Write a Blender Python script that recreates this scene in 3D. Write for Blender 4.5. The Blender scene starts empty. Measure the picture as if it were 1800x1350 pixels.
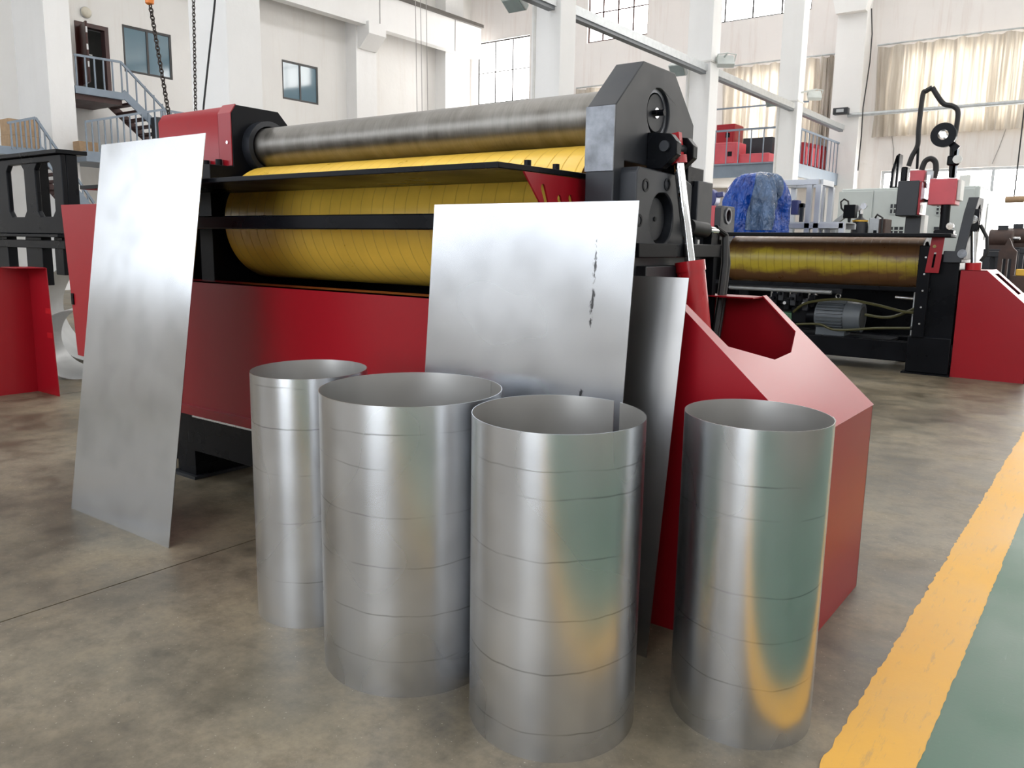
import bpy, math, random
from mathutils import Vector, Matrix
from mathutils.geometry import tessellate_polygon

random.seed(7)
SC = bpy.context.scene
COL = SC.collection
PI = math.pi

# ------------------------------------------------------------------ camera
FPX, YAW, PIT, ROL, CAMH = 1444.3, math.radians(36.545), math.radians(9.684), math.radians(0.938), 1.5
_f = Vector((-math.sin(YAW) * math.cos(PIT), math.cos(YAW) * math.cos(PIT), -math.sin(PIT)))
_r = Vector((math.cos(YAW), math.sin(YAW), 0))
_u = _r.cross(_f)
_r2 = _r * math.cos(ROL) + _u * math.sin(ROL)
_u2 = -_r * math.sin(ROL) + _u * math.cos(ROL)
CP = Vector((0, 0, CAMH))
cam = bpy.data.cameras.new('camera')
cam.sensor_width = 36
cam.lens = 36 * FPX / 1800
cam.clip_end = 200
camo = bpy.data.objects.new('camera', cam)
COL.objects.link(camo)
camo.matrix_world = Matrix(((_r2.x, _u2.x, -_f.x, 0), (_r2.y, _u2.y, -_f.y, 0), (_r2.z, _u2.z, -_f.z, CAMH), (0, 0, 0, 1)))
SC.camera = camo


def at(px, py, ax, val):
    """world point on the plane axis=val that shows at pixel (px,py) of the 1800x1350 photograph"""
    d = _r2 * ((px - 900) / FPX) - _u2 * ((py - 675) / FPX) + _f
    return CP + d * ((val - CP[ax]) / d[ax])


# ------------------------------------------------------------------ light and exposure
WIN_E = 15.0        # daylight coming through the panes of the far wall, towards the sun
WIN_NEAR = 6.0      # north-facing panes behind the camera
WIN_SIDE = 4.0      # panes of the right wall
WIN_CURT = 11.0      # panes behind the curtains
SKY_E = 7.0         # unseen roof panes, added to brighten the ceiling and cylinder insides
DOOR_E = 10.0        # open gateway behind the camera
world = bpy.data.worlds.new('world')
SC.world = world
world.use_nodes = True
world.node_tree.nodes['Background'].inputs[0].default_value = (0.85, 0.92, 1.0, 1)
world.node_tree.nodes['Background'].inputs[1].default_value = 1.0
SC.view_settings.view_transform = 'Standard'
SC.view_settings.look = 'None'
SC.view_settings.gamma = 1.0
SC.view_settings.use_curve_mapping = False
SC.view_settings.exposure = -0.40
SC.cycles.max_bounces = 8
SC.cycles.diffuse_bounces = 5
SC.cycles.sample_clamp_indirect = 6.0

# ------------------------------------------------------------------ materials
MATS = {}


def nodes_of(name):
    m = bpy.data.materials.new(name)
    m.use_nodes = True
    nt = m.node_tree
    b = nt.nodes['Principled BSDF']
    MATS[name] = m
    return m, nt, b


def N(nt, t, **kw):
    n = nt.nodes.new(t)
    for k, v in kw.items():
        setattr(n, k, v)
    return n


def coords(nt, scale=(1, 1, 1), kind='Object'):
    tc = N(nt, 'ShaderNodeTexCoord')
    mp = N(nt, 'ShaderNodeMapping')
    mp.inputs['Scale'].default_value = scale
    nt.links.new(tc.outputs[kind], mp.inputs['Vector'])
    return mp.outputs[0]


def noise(nt, vec, scale, detail=4, rough=0.55):
    n = N(nt, 'ShaderNodeTexNoise')
    n.inputs['Scale'].default_value = scale
    n.inputs['Detail'].default_value = detail
    n.inputs['Roughness'].default_value = rough
    nt.links.new(vec, n.inputs['Vector'])
    return n.outputs[0]


def ramp(nt, fac, stops):
    r = N(nt, 'ShaderNodeValToRGB')
    while len(r.color_ramp.elements) < len(stops):
        r.color_ramp.elements.new(0.5)
    for e, (p, c) in zip(r.color_ramp.elements, stops):
        e.position = p
        e.color = (c[0], c[1], c[2], 1) if not isinstance(c, (int, float)) else (c, c, c, 1)
    nt.links.new(fac, r.inputs[0])
    return r.outputs[0]


def mix(nt, fac, a, b, mode='MIX'):
    m = N(nt, 'ShaderNodeMix', data_type='RGBA', blend_type=mode)
    for s, v in ((0, fac), (6, a), (7, b)):
        if hasattr(v, 'links') or hasattr(v, 'is_output'):
            nt.links.new(v, m.inputs[s])
        elif isinstance(v, (int, float)):
            m.inputs[s].default_value = v
        else:
            m.inputs[s].default_value = (v[0], v[1], v[2], 1)
    return m.outputs[2]


def mth(nt, op, a, b=None, c=None):
    m = N(nt, 'ShaderNodeMath', operation=op)
    for i, v in enumerate((a, b, c)):
        if v is None:
            continue
        if isinstance(v, (int, float)):
            m.inputs[i].default_value = v
        else:
            nt.links.new(v, m.inputs[i])
    return m.outputs[0]


def bump(nt, b, h, strength=0.2, dist=0.01):
    n = N(nt, 'ShaderNodeBump')
    n.inputs['Strength'].default_value = strength
    n.inputs['Distance'].default_value = dist
    nt.links.new(h, n.inputs['Height'])
    nt.links.new(n.outputs[0], b.inputs['Normal'])


def pm(name, col, rough=0.5, metal=0.0, var=0.12, scale=3.0, bmp=0.0, bscale=200, coat=0.0, stretch=(1, 1, 1), spec=0.5, rvar=0.06, detail=4):
    m, nt, b = nodes_of(name)
    v = coords(nt, stretch)
    n = noise(nt, v, scale, detail)
    lo = tuple(c * (1 - var) for c in col)
    hi = tuple(min(1, c * (1 + var)) for c in col)
    nt.links.new(ramp(nt, n, [(0.3, lo), (0.7, hi)]), b.inputs['Base Color'])
    nt.links.new(ramp(nt, n, [(0.3, max(0, rough - rvar)), (0.7, min(1, rough + rvar))]), b.inputs['Roughness'])
    b.inputs['Metallic'].default_value = metal
    b.inputs['Coat Weight'].default_value = coat
    b.inputs['Specular IOR Level'].default_value = spec
    if bmp:
        bump(nt, b, noise(nt, coords(nt), bscale, 2), bmp, 0.002)
    return m


RED = pm('red_powder_coat', (0.29, 0.005, 0.012), 0.31, var=0.04, spec=0.38, rvar=0.01, detail=1, scale=1.2)
RED_SAT = pm('red_gloss_paint', (0.42, 0.010, 0.016), 0.3, var=0.05)
BLACK = pm('black_machine_paint', (0.0045, 0.005, 0.0068), 0.30, var=0.2, spec=0.12)
DARK = pm('lit_black_and_dark_grey_paint', (0.015, 0.017, 0.022), 0.42, var=0.2, scale=6)  # right end frame: same black paint, light put into the colour; elsewhere dark grey
RUBBER = pm('black_rubber', (0.01, 0.01, 0.011), 0.5, var=0.1)
MACHINED = pm('machined_steel', (0.22, 0.23, 0.25), 0.42, metal=0.75, var=0.35, scale=14, bmp=0.15, bscale=120)
CHROME = pm('chrome', (0.75, 0.76, 0.78), 0.1, metal=1.0, var=0.02)
ZINC = pm('zinc_bolt', (0.6, 0.6, 0.6), 0.3, metal=1.0, var=0.1)
BLUEGREY = pm('blue_grey_rail_paint', (0.20, 0.245, 0.30), 0.45, var=0.1)
BROWN = pm('brown_red_primer', (0.055, 0.018, 0.016), 0.5, var=0.2)
CARD = pm('cardboard', (0.40, 0.27, 0.16), 0.8, var=0.12, scale=8)
WOODDARK = pm('dark_red_wood', (0.045, 0.012, 0.010), 0.35, var=0.3, scale=5, stretch=(1, 1, 0.1))
WFRAME = pm('dark_window_frame', (0.03, 0.028, 0.028), 0.4)
GALV = pm('galvanised_steel', (0.45, 0.47, 0.48), 0.4, metal=0.5, var=0.12, scale=8)
CNC = pm('pale_grey_green_cabinet_paint', (0.52, 0.56, 0.54), 0.45, var=0.04)
CREAM = pm('pale_cabinet_side_paint', (0.66, 0.66, 0.63), 0.45, var=0.04)
ALU = pm('aluminium_profile', (0.52, 0.54, 0.57), 0.4, metal=0.4, var=0.08)
BLUEPL = pm('blue_plastic', (0.05, 0.06, 0.20), 0.35)
ORANGE = pm('orange_paint', (0.75, 0.22, 0.03), 0.4)
MOTOR = pm('grey_motor_paint', (0.11, 0.125, 0.14), 0.4)
PINK = pm('pink_red_paint', (0.55, 0.08, 0.10), 0.45)  # paler, pinker red than the powder coat
LAMPW = pm('lamp_grey', (0.55, 0.58, 0.56), 0.4)
YELTAG = pm('yellow_plastic', (0.75, 0.45, 0.05), 0.5)
GREENB = pm('green_valve_paint', (0.04, 0.12, 0.06), 0.45)
HOSE = pm('olive_hydraulic_hose', (0.07, 0.065, 0.02), 0.4)
RUST = pm('rusty_brown_iron', (0.06, 0.035, 0.028), 0.6, var=0.3, scale=9)
CEIL = pm('ceiling_panel', (0.78, 0.78, 0.77), 0.8)


def mk_wall(name, col, streak):
    m, nt, b = nodes_of(name)
    n1 = noise(nt, coords(nt), 0.7, 5)
    n2 = noise(nt, coords(nt, (2.2, 2.2, 0.16)), 1.6, 6, 0.7)
    base = ramp(nt, n1, [(0.3, tuple(c * 0.95 for c in col)), (0.7, col)])
    st = ramp(nt, n2, [(0.52, (1, 1, 1)), (0.75, streak)])
    nt.links.new(mix(nt, 1.0, base, st, 'MULTIPLY'), b.inputs['Base Color'])
    b.inputs['Roughness'].default_value = 0.8
    bump(nt, b, noise(nt, coords(nt), 3.5, 6), 0.25, 0.03)
    return m


WALL = mk_wall('white_plaster', (0.80, 0.785, 0.76), (0.95, 0.93, 0.91))
WALLF = mk_wall('stained_white_plaster', (0.80, 0.765, 0.745), (0.90, 0.85, 0.83))
COLW = mk_wall('white_column_paint', (0.84, 0.835, 0.825), (0.98, 0.975, 0.97))


def mk_floor():
    m, nt, b = nodes_of('stained_concrete')
    v = coords(nt)
    big = noise(nt, v, 0.55, 5, 0.6)
    mid = noise(nt, v, 2.3, 7, 0.65)
    fine = noise(nt, v, 38, 4, 0.7)
    c1 = ramp(nt, big, [(0.36, (0.108, 0.088, 0.058)), (0.50, (0.186, 0.155, 0.108)), (0.66, (0.262, 0.222, 0.160))])
    c2 = ramp(nt, mid, [(0.34, (0.50, 0.50, 0.47)), (0.5, (0.95, 0.95, 0.94)), (0.66, (1.25, 1.22, 1.16))])
    c3 = ramp(nt, fine, [(0.3, (0.80, 0.80, 0.80)), (0.6, (1, 1, 1))])
    c = mix(nt, 1.0, c1, c2, 'MULTIPLY')
    c = mix(nt, 0.9, c, c3, 'MULTIPLY')
    swirl = noise(nt, coords(nt), 7.0, 9, 0.72)
    c = mix(nt, 0.75, c, ramp(nt, swirl, [(0.34, (0.62, 0.61, 0.58)), (0.50, (1, 1, 1)), (0.66, (1.22, 1.2, 1.16))]), 'MULTIPLY')
    blot = noise(nt, v, 1.1, 3, 0.5)
    c = mix(nt, ramp(nt, blot, [(0.56, 0.0), (0.70, 0.45)]), c, (0.085, 0.082, 0.060))
    spk = noise(nt, v, 90, 2, 0.5)
    c = mix(nt, ramp(nt, spk, [(0.70, 0.0), (0.74, 0.6)]), c, (0.5, 0.47, 0.38))
    nt.links.new(c, b.inputs['Base Color'])
    nt.links.new(ramp(nt, mid, [(0.3, 0.34), (0.7, 0.55)]), b.inputs['Roughness'])
    bump(nt, b, fine, 0.12, 0.004)
    return m


FLOOR = mk_floor()


def mk_paint(name, col, worn, wear, rough):
    m, nt, b = nodes_of(name)
    v = coords(nt)
    n = noise(nt, v, 1.6, 6, 0.65)
    s = noise(nt, coords(nt, (9, 1.2, 1)), 3.5, 6, 0.75)
    c = ramp(nt, n, [(0.3, tuple(x * 0.86 for x in col)), (0.7, col)])
    c = mix(nt, ramp(nt, s, [(wear, 0.0), (wear + 0.1, 0.65)]), c, worn)
    nt.links.new(c, b.inputs['Base Color'])
    nt.links.new(ramp(nt, n, [(0.3, rough - 0.06), (0.7, rough + 0.1)]), b.inputs['Roughness'])
    bump(nt, b, noise(nt, v, 60, 3), 0.1, 0.003)
    return m


GREENF = mk_paint('green_floor_paint', (0.072, 0.150, 0.102), (0.14, 0.21, 0.165), 0.62, 0.46)
YELF = mk_paint('yellow_floor_paint', (0.74, 0.39, 0.045), (0.46, 0.28, 0.09), 0.56, 0.48)


def mk_stainless(name, rings, col=(0.57, 0.57, 0.58), rough=0.24, seed=0.0, scuff=None):
    """satin stainless sheet, rolling marks at the heights in rings, black scuffs as (x, z0, z1, width)"""
    m, nt, b = nodes_of(name)
    tc = N(nt, 'ShaderNodeTexCoord')
    sep = N(nt, 'ShaderNodeSeparateXYZ')
    nt.links.new(tc.outputs['Object'], sep.inputs[0])
    z = sep.outputs[2]
    mp = N(nt, 'ShaderNodeMapping')
    mp.inputs['Location'].default_value = (seed, seed * 1.7, seed * 0.3)
    nt.links.new(tc.outputs['Object'], mp.inputs['Vector'])
    cl = noise(nt, mp.outputs[0], 2.0, 1, 0.5)
    sm = noise(nt, mp.outputs[0], 6.0, 1, 0.5)
    c = ramp(nt, cl, [(0.25, tuple(x * 0.90 for x in col)), (0.75, tuple(min(1, x * 1.06) for x in col))])
    c = mix(nt, ramp(nt, sm, [(0.45, 0.0), (0.90, 0.40)]), c, tuple(x * 0.55 for x in col))
    if rings:
        wob = mth(nt, 'MULTIPLY', mth(nt, 'SUBTRACT', noise(nt, mp.outputs[0], 3.0, 3), 0.5), 0.05)
        zz = mth(nt, 'ADD', z, wob)
        tot = None
        for i, (h, wdt) in enumerate(rings):
            d = mth(nt, 'ABSOLUTE', mth(nt, 'SUBTRACT', zz, h))
            band = mth(nt, 'SUBTRACT', 1.0, mth(nt, 'MINIMUM', mth(nt, 'DIVIDE', d, wdt), 1.0))
            mp2 = N(nt, 'ShaderNodeMapping')
            mp2.inputs['Location'].default_value = (i * 3.1 + seed, i * 1.3, 0)
            mp2.inputs['Scale'].default_value = (1, 1, 0.05)
            nt.links.new(tc.outputs['Object'], mp2.inputs['Vector'])
            msk = ramp(nt, noise(nt, mp2.outputs[0], 4.0, 3), [(0.40, 0.0), (0.60, 1.0)])
            t = mth(nt, 'MULTIPLY', band, msk)
            tot = t if tot is None else mth(nt, 'MAXIMUM', tot, t)
        c = mix(nt, mth(nt, 'MULTIPLY', tot, 0.62), c, (0.14, 0.14, 0.145))
    if scuff:
        fine = noise(nt, coords(nt, (1, 1, 0.45)), 55.0, 4, 0.7)
        for (x0, z0, z1, w) in scuff:
            dx = mth(nt, 'DIVIDE', mth(nt, 'ABSOLUTE', mth(nt, 'SUBTRACT', sep.outputs[0], x0)), w)
            dz = mth(nt, 'DIVIDE', mth(nt, 'ABSOLUTE', mth(nt, 'SUBTRACT', z, (z0 + z1) / 2)), (z1 - z0) / 2)
            inside = mth(nt, 'MULTIPLY', mth(nt, 'MAXIMUM', mth(nt, 'SUBTRACT', 1.0, dx), 0.0), mth(nt, 'MAXIMUM', mth(nt, 'SUBTRACT', 1.0, mth(nt, 'POWER', dz, 4.0)), 0.0))
            f = ramp(nt, mth(nt, 'MULTIPLY', inside, fine), [(0.40, 0.0), (0.50, 0.9)])
            c = mix(nt, f, c, (0.03, 0.03, 0.03))
    nt.links.new(c, b.inputs['Base Color'])
    nt.links.new(ramp(nt, cl, [(0.25, rough - 0.03), (0.75, rough + 0.05)]), b.inputs['Roughness'])
    b.inputs['Metallic'].default_value = 1.0
    return m


SHEET = mk_stainless('brushed_stainless_sheet', None, (0.56, 0.57, 0.58), 0.20, 1.0)
SHEETS = mk_stainless('scuffed_stainless_sheet', None, (0.54, 0.55, 0.565), 0.24, 2.0, [(0.32, 1.10, 1.60, 0.035), (0.30, 0.86, 1.0, 0.06)])
INNER = mk_stainless('matt_inner_stainless', None, (0.60, 0.59, 0.57), 0.42, 6.0)
SHEET2 = mk_stainless('matt_stainless_sheet', None, (0.47, 0.46, 0.45), 0.34, 4.0)
ROLLED = pm('rolled_sheet_dull', (0.50, 0.51, 0.51), 0.4, metal=0.45, var=0.1)


def mk_steel_roll():
    m, nt, b = nodes_of('turned_steel_roll')
    n1 = noise(nt, coords(nt, (2.5, 1, 1)), 5.0, 6, 0.65)
    n2 = noise(nt, coords(nt, (80, 1, 1)), 2.0, 3)
    c = ramp(nt, n1, [(0.3, (0.20, 0.185, 0.165)), (0.7, (0.31, 0.295, 0.27))])
    nt.links.new(mix(nt, 0.25, c, ramp(nt, n2, [(0.3, 0.5), (0.7, 1.0)]), 'MULTIPLY'), b.inputs['Base Color'])
    nt.links.new(ramp(nt, n1, [(0.3, 0.36), (0.7, 0.48)]), b.inputs['Roughness'])
    b.inputs['Metallic'].default_value = 1.0
    bump(nt, b, n2, 0.05, 0.002)
    return m


STEELROLL = mk_steel_roll()


def mk_pu(name, col, line, stain, pitch, zband, stain_ramp):
    """polyurethane covered roll with scored rings along X; stain is old brown oil on the skin"""
    m, nt, b = nodes_of(name)
    tc = N(nt, 'ShaderNodeTexCoord')
    sep = N(nt, 'ShaderNodeSeparateXYZ')
    nt.links.new(tc.outputs['Object'], sep.inputs[0])
    wv = mth(nt, 'ADD', mth(nt, 'DIVIDE', sep.outputs[0], pitch), mth(nt, 'MULTIPLY', sep.outputs[2], 0.6))
    fr = mth(nt, 'FRACT', wv)
    d = mth(nt, 'ABSOLUTE', mth(nt, 'SUBTRACT', fr, 0.5))
    ln = ramp(nt, d, [(0.0, 1.0), (0.05, 0.0)])
    n1 = noise(nt, coords(nt), 5.0, 5, 0.6)
    c = ramp(nt, n1, [(0.3, tuple(x * 0.86 for x in col)), (0.7, col)])
    c = mix(nt, mth(nt, 'MULTIPLY', ln, 0.6), c, line)
    ns = noise(nt, coords(nt, (0.55, 1.0, 1.0)), 2.2, 5, 0.6)
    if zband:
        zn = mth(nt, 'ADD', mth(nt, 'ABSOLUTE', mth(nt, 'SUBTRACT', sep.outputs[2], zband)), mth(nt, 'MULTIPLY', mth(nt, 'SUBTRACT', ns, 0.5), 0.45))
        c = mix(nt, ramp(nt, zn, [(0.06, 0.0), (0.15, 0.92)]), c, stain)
    else:
        c = mix(nt, ramp(nt, ns, stain_ramp), c, stain)
    nt.links.new(c, b.inputs['Base Color'])
    nt.links.new(ramp(nt, n1, [(0.3, 0.26), (0.7, 0.42)]), b.inputs['Roughness'])
    bump(nt, b, mth(nt, 'MULTIPLY', ln, -1.0), 0.35, 0.004)
    return m


PU1 = mk_pu('yellow_polyurethane', (0.97, 0.61, 0.085), (0.52, 0.27, 0.025), (0.36, 0.24, 0.05), 0.078, 0, [(0.56, 0.0), (0.75, 0.6)])
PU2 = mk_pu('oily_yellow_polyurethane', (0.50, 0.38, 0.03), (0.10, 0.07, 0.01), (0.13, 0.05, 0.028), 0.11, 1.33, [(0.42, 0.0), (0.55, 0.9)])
PUEND = pm('amber_roll_end', (0.45, 0.17, 0.015), 0.4, var=0.2, scale=8)


def mk_emit(name, col, e):
    m, nt, b = nodes_of(name)
    nt.nodes.remove(b)
    em = N(nt, 'ShaderNodeEmission')
    em.inputs[0].default_value = (*col, 1)
    em.inputs[1].default_value = e
    nt.links.new(em.outputs[0], nt.nodes['Material Output'].inputs[0])
    return m


DAY = mk_emit('daylit_window_pane', (1.0, 0.98, 0.95), WIN_E)
DAYN = mk_emit('daylit_near_pane', (0.86, 0.92, 1.0), WIN_NEAR)
DAYS = mk_emit('added_roof_pane', (0.97, 0.98, 1.0), SKY_E)
DAYR = mk_emit('daylit_side_pane', (1.0, 0.98, 0.95), WIN_SIDE)
DAYC = mk_emit('daylit_pane_behind_curtain', (1.0, 0.96, 0.86), WIN_CURT)
DAYD = mk_emit('daylight_in_gateway', (0.88, 0.94, 1.0), DOOR_E)
TUBE = mk_emit('fluorescent_tube', (1.0, 1.0, 1.0), 4.0)


def mk_glass():
    m, nt, b = nodes_of('tinted_window_glass')
    b.inputs['Base Color'].default_value = (0.09, 0.17, 0.22, 1)
    b.inputs['Roughness'].default_value = 0.06
    b.inputs['Specular IOR Level'].default_value = 0.8
    return m


GLASS = mk_glass()


def mk_curtain():
    m, nt, b = nodes_of('thin_beige_curtain')
    nt.nodes.remove(b)
    d = N(nt, 'ShaderNodeBsdfDiffuse')
    t = N(nt, 'ShaderNodeBsdfTranslucent')
    n = noise(nt, coords(nt, (6, 6, 0.4)), 2.0, 4)
    c = ramp(nt, n, [(0.3, (0.48, 0.43, 0.37)), (0.7, (0.62, 0.57, 0.51))])
    nt.links.new(c, d.inputs[0])
    nt.links.new(c, t.inputs[0])
    mx = N(nt, 'ShaderNodeMixShader')
    fo = noise(nt, coords(nt, (4.5, 1, 0.06)), 1.6, 3, 0.6)
    nt.links.new(ramp(nt, fo, [(0.42, 0.10), (0.58, 0.55)]), mx.inputs[0])
    nt.links.new(d.outputs[0], mx.inputs[1])
    nt.links.new(t.outputs[0], mx.inputs[2])
    nt.links.new(mx.outputs[0], nt.nodes['Material Output'].inputs[0])
    return m


CURTAIN = mk_curtain()


def mk_tarp():
    m, nt, b = nodes_of('blue_plastic_tarp')
    n = noise(nt, coords(nt), 4.0, 5, 0.6)
    nt.links.new(ramp(nt, n, [(0.3, (0.006, 0.03, 0.20)), (0.6, (0.006, 0.075, 0.42)), (0.75, (0.02, 0.12, 0.45))]), b.inputs['Base Color'])
    b.inputs['Roughness'].default_value = 0.26
    b.inputs['Specular IOR Level'].default_value = 0.5
    bump(nt, b, noise(nt, coords(nt, (1, 1, 0.6)), 6.0, 3, 0.6), 0.9, 0.12)
    return m


TARP = mk_tarp()
FILM = pm('clear_plastic_film', (0.07, 0.12, 0.22), 0.2, var=0.5, scale=4)
bump(FILM.node_tree, FILM.node_tree.nodes['Principled BSDF'], noise(FILM.node_tree, coords(FILM.node_tree, (1, 1, 0.5)), 7.0, 3, 0.6), 0.9, 0.12)


# ------------------------------------------------------------------ mesh helpers
class MB:
    def __init__(self):
        self.v, self.f = [], []

    def add(self, vs, fs):
        o = len(self.v)
        self.v += [tuple(p) for p in vs]
        self.f += [tuple(i + o for i in q) for q in fs]
        return self

    def box(self, x0, x1, y0, y1, z0, z1):
        vs = [(x, y, z) for z in (z0, z1) for y in (y0, y1) for x in (x0, x1)]
        return self.add(vs, [(0, 2, 3, 1), (4, 5, 7, 6), (0, 1, 5, 4), (2, 6, 7, 3), (0, 4, 6, 2), (1, 3, 7, 5)])

    def bar(self, a, b, w, h, up=(0, 0, 1)):
        """rectangular bar from a to b, w across, h along up"""
        a, b = Vector(a), Vector(b)
        d = (b - a).normalized()
        s = d.cross(Vector(up))
        if s.length < 1e-4:
            s = d.cross(Vector((1, 0, 0)))
        s.normalize()
        u = s.cross(d)
        s, u = s * w / 2, u * h / 2
        vs = [p + i * s + j * u for p in (a, b) for i, j in ((-1, -1), (1, -1), (1, 1), (-1, 1))]
        return self.add(vs, [(0, 1, 2, 3), (7, 6, 5, 4), (0, 4, 5, 1), (1, 5, 6, 2), (2, 6, 7, 3), (3, 7, 4, 0)])

    def cyl(self, a, b, r0, r1=None, n=24, caps=True):
        a, b = Vector(a), Vector(b)
        r1 = r0 if r1 is None else r1
        d = (b - a).normalized()
        s = d.cross(Vector((0, 0, 1)))
        if s.length < 1e-4:
            s = Vector((1, 0, 0))
        s.normalize()
        u = d.cross(s)
        vs = []
        for p, r in ((a, r0), (b, r1)):
            for i in range(n):
                t = 2 * PI * i / n
                vs.append(p + s * (r * math.cos(t)) + u * (r * math.sin(t)))
        fs = [(i, (i + 1) % n, n + (i + 1) % n, n + i) for i in range(n)]
        if caps:
            fs += [tuple(range(n - 1, -1, -1)), tuple(range(n, 2 * n))]
        return self.add(vs, fs)

    def ring(self, a, b, ro, ri, n=32):
        a, b = Vector(a), Vector(b)
        d = (b - a).normalized()
        s = d.cross(Vector((0, 0, 1)))
        if s.length < 1e-4:
            s = Vector((1, 0, 0))
        s.normalize()
        u = d.cross(s)
        vs = []
        for p, r in ((a, ro), (b, ro), (b, ri), (a, ri)):
            for i in range(n):
                t = 2 * PI * i / n
                vs.append(p + s * (r * math.cos(t)) + u * (r * math.sin(t)))
        fs = []
        for k in range(4):
            for i in range(n):
                fs.append((k * n + i, k * n + (i + 1) % n, ((k + 1) % 4) * n + (i + 1) % n, ((k + 1) % 4) * n + i))
        return self.add(vs, fs)

    def tube(self, path, r, n=8, closed=False):
        P = [Vector(p) for p in path]
        m = len(P)
        vs, fs = [], []
        ref = None
        for i in range(m):
            a = P[(i - 1) % m] if closed or i else P[0]
            c = P[(i + 1) % m] if closed or i < m - 1 else P[-1]
            d = (c - a).normalized()
            if ref is None:
                ref = d.cross(Vector((0, 0, 1)))
                if ref.length < 1e-3:
                    ref = d.cross(Vector((1, 0, 0)))
            ref = (ref - d * ref.dot(d)).normalized()
            u = d.cross(ref)
            for k in range(n):
                t = 2 * PI * k / n
                vs.append(P[i] + ref * (r * math.cos(t)) + u * (r * math.sin(t)))
        for i in range(m if closed else m - 1):
            j = (i + 1) % m
            for k in range(n):
                fs.append((i * n + k, i * n + (k + 1) % n, j * n + (k + 1) % n, j * n + k))
        if not closed:
            fs += [tuple(range(n - 1, -1, -1)), tuple(range((m - 1) * n, m * n))]
        return self.add(vs, fs)

    def plate(self, outer, holes, to3, t):
        """flat plate with holes: 2D loops mapped by to3, thickness vector t"""
        loops = [outer] + list(holes)
        pts = [p for l in loops for p in l]
        tri = tessellate_polygon([[Vector((p[0], p[1], 0)) for p in l] for l in loops])
        t = Vector(t)
        n = len(pts)
        vs = [Vector(to3(*p)) for p in pts]
        vs += [p + t for p in vs]
        fs = [tuple(f) for f in tri] + [tuple(n + i for i in reversed(f)) for f in tri]
        o = 0
        for l in loops:
            k = len(l)
            for i in range(k):
                a, b = o + i, o + (i + 1) % k
                fs.append((a, b, n + b, n + a))
            o += k
        return self.add(vs, fs)

    def build(self, name, mat, parent=None, smooth=35, bev=0.0, loc=None, fix=True):
        me = bpy.data.meshes.new(name)
        vs = self.v
        if loc is not None:
            vs = [(x - loc[0], y - loc[1], z - loc[2]) for x, y, z in vs]
        me.from_pydata(vs, [], self.f)
        if fix:
            import bmesh
            bm = bmesh.new()
            bm.from_mesh(me)
            bmesh.ops.recalc_face_normals(bm, faces=bm.faces)
            bm.to_mesh(me)
            bm.free()
        me.materials.append(mat)
        if smooth:
            me.polygons.foreach_set('use_smooth', [True] * len(me.polygons))
            me.set_sharp_from_angle(angle=math.radians(smooth))
        o = bpy.data.objects.new(name, me)
        COL.objects.link(o)
        if loc is not None:
            o.location = loc
        if bev:
            md = o.modifiers.new('bevel', 'BEVEL')
            md.width = bev
            md.segments = 2
            md.limit_method = 'ANGLE'
            md.angle_limit = math.radians(40)
        if parent is not None:
            hang(o, parent)
        return o


BASE = {}


def hang(o, parent):
    o.parent = parent
    o.matrix_parent_inverse = Matrix.Translation(-Vector(BASE.get(parent.name, parent.location)))
    BASE[o.name] = Vector(o.location)


def tag(o, label=None, cat=None, group=None, kind=None):
    for k, v in (('label', label), ('category', cat), ('group', group), ('kind', kind)):
        if v:
            o[k] = v
    return o


def thing(name, loc, label=None, cat=None, group=None, kind=None):
    o = bpy.data.objects.new(name, None)
    o.empty_display_size = 0.2
    COL.objects.link(o)
    o.location = loc
    BASE[o.name] = Vector(loc)
    return tag(o, label, cat, group, kind)


def circ(cy, cz, r, n=40):
    return [(cy + r * math.cos(2 * PI * i / n), cz + r * math.sin(2 * PI * i / n)) for i in range(n)]


def B(x0, x1, y0, y1, z0, z1):
    return MB().box(x0, x1, y0, y1, z0, z1)


def link_copy(o, parent, loc, name=None):
    c = o.copy()
    COL.objects.link(c)
    c.location = loc
    if parent is not None:
        c.parent = parent
        c.matrix_parent_inverse = Matrix.Translation(-BASE[parent.name])
    BASE[c.name] = Vector(loc)
    return c


# ================================================================== THE SETTING
XW, YF, XR, YN, ZC = -26.0, 31.4, 7.0, -9.0, 13.0
# floor: slabs with open joints over a dark base
floor = tag(MB().box(XW, XR, YN, YF, -0.30, -0.02).build('floor', RUBBER), kind='structure')
xs = [XW, -12.3, -8.12, -3.405, XR]
for i in range(4):
    B(xs[i] + 0.004, xs[i + 1] - 0.004, YN, YF, -0.02, 0.0).build('floor_slab', FLOOR, floor)
# green walkway and its worn yellow border line, thin coats of paint
rnd = random.Random(3)


def ragged(x, amp, n, y0, y1, sd):
    r = random.Random(sd)
    return [(x + r.uniform(-amp, amp) + 0.35 * amp * math.sin(i * 0.31), y0 + (y1 - y0) * i / n) for i in range(n + 1)]


gl = ragged(-0.345, 0.004, 300, YN, 29.0, 5)
mb = MB()
m_ = len(gl)
mb.add([(x, y, 0.0015) for x, y in gl] + [(2.4, y, 0.0015) for x, y in gl], [(i, m_ + i, m_ + i + 1, i + 1) for i in range(m_ - 1)])
tag(mb.build('floor_walkway_paint', GREENF, smooth=0), kind='structure')
yl, yr = ragged(-0.565, 0.006, 1400, YN, 29.0, 8), ragged(-0.335, 0.0025, 1400, YN, 29.0, 9)
mb = MB()
m_ = len(yl)
mb.add([(x, y, 0.003) for x, y in yl] + [(x, y, 0.003) for x, y in yr], [(i, m_ + i, m_ + i + 1, i + 1) for i in range(m_ - 1)])
tag(mb.build('floor_yellow_line', YELF, smooth=0), kind='structure')


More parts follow.
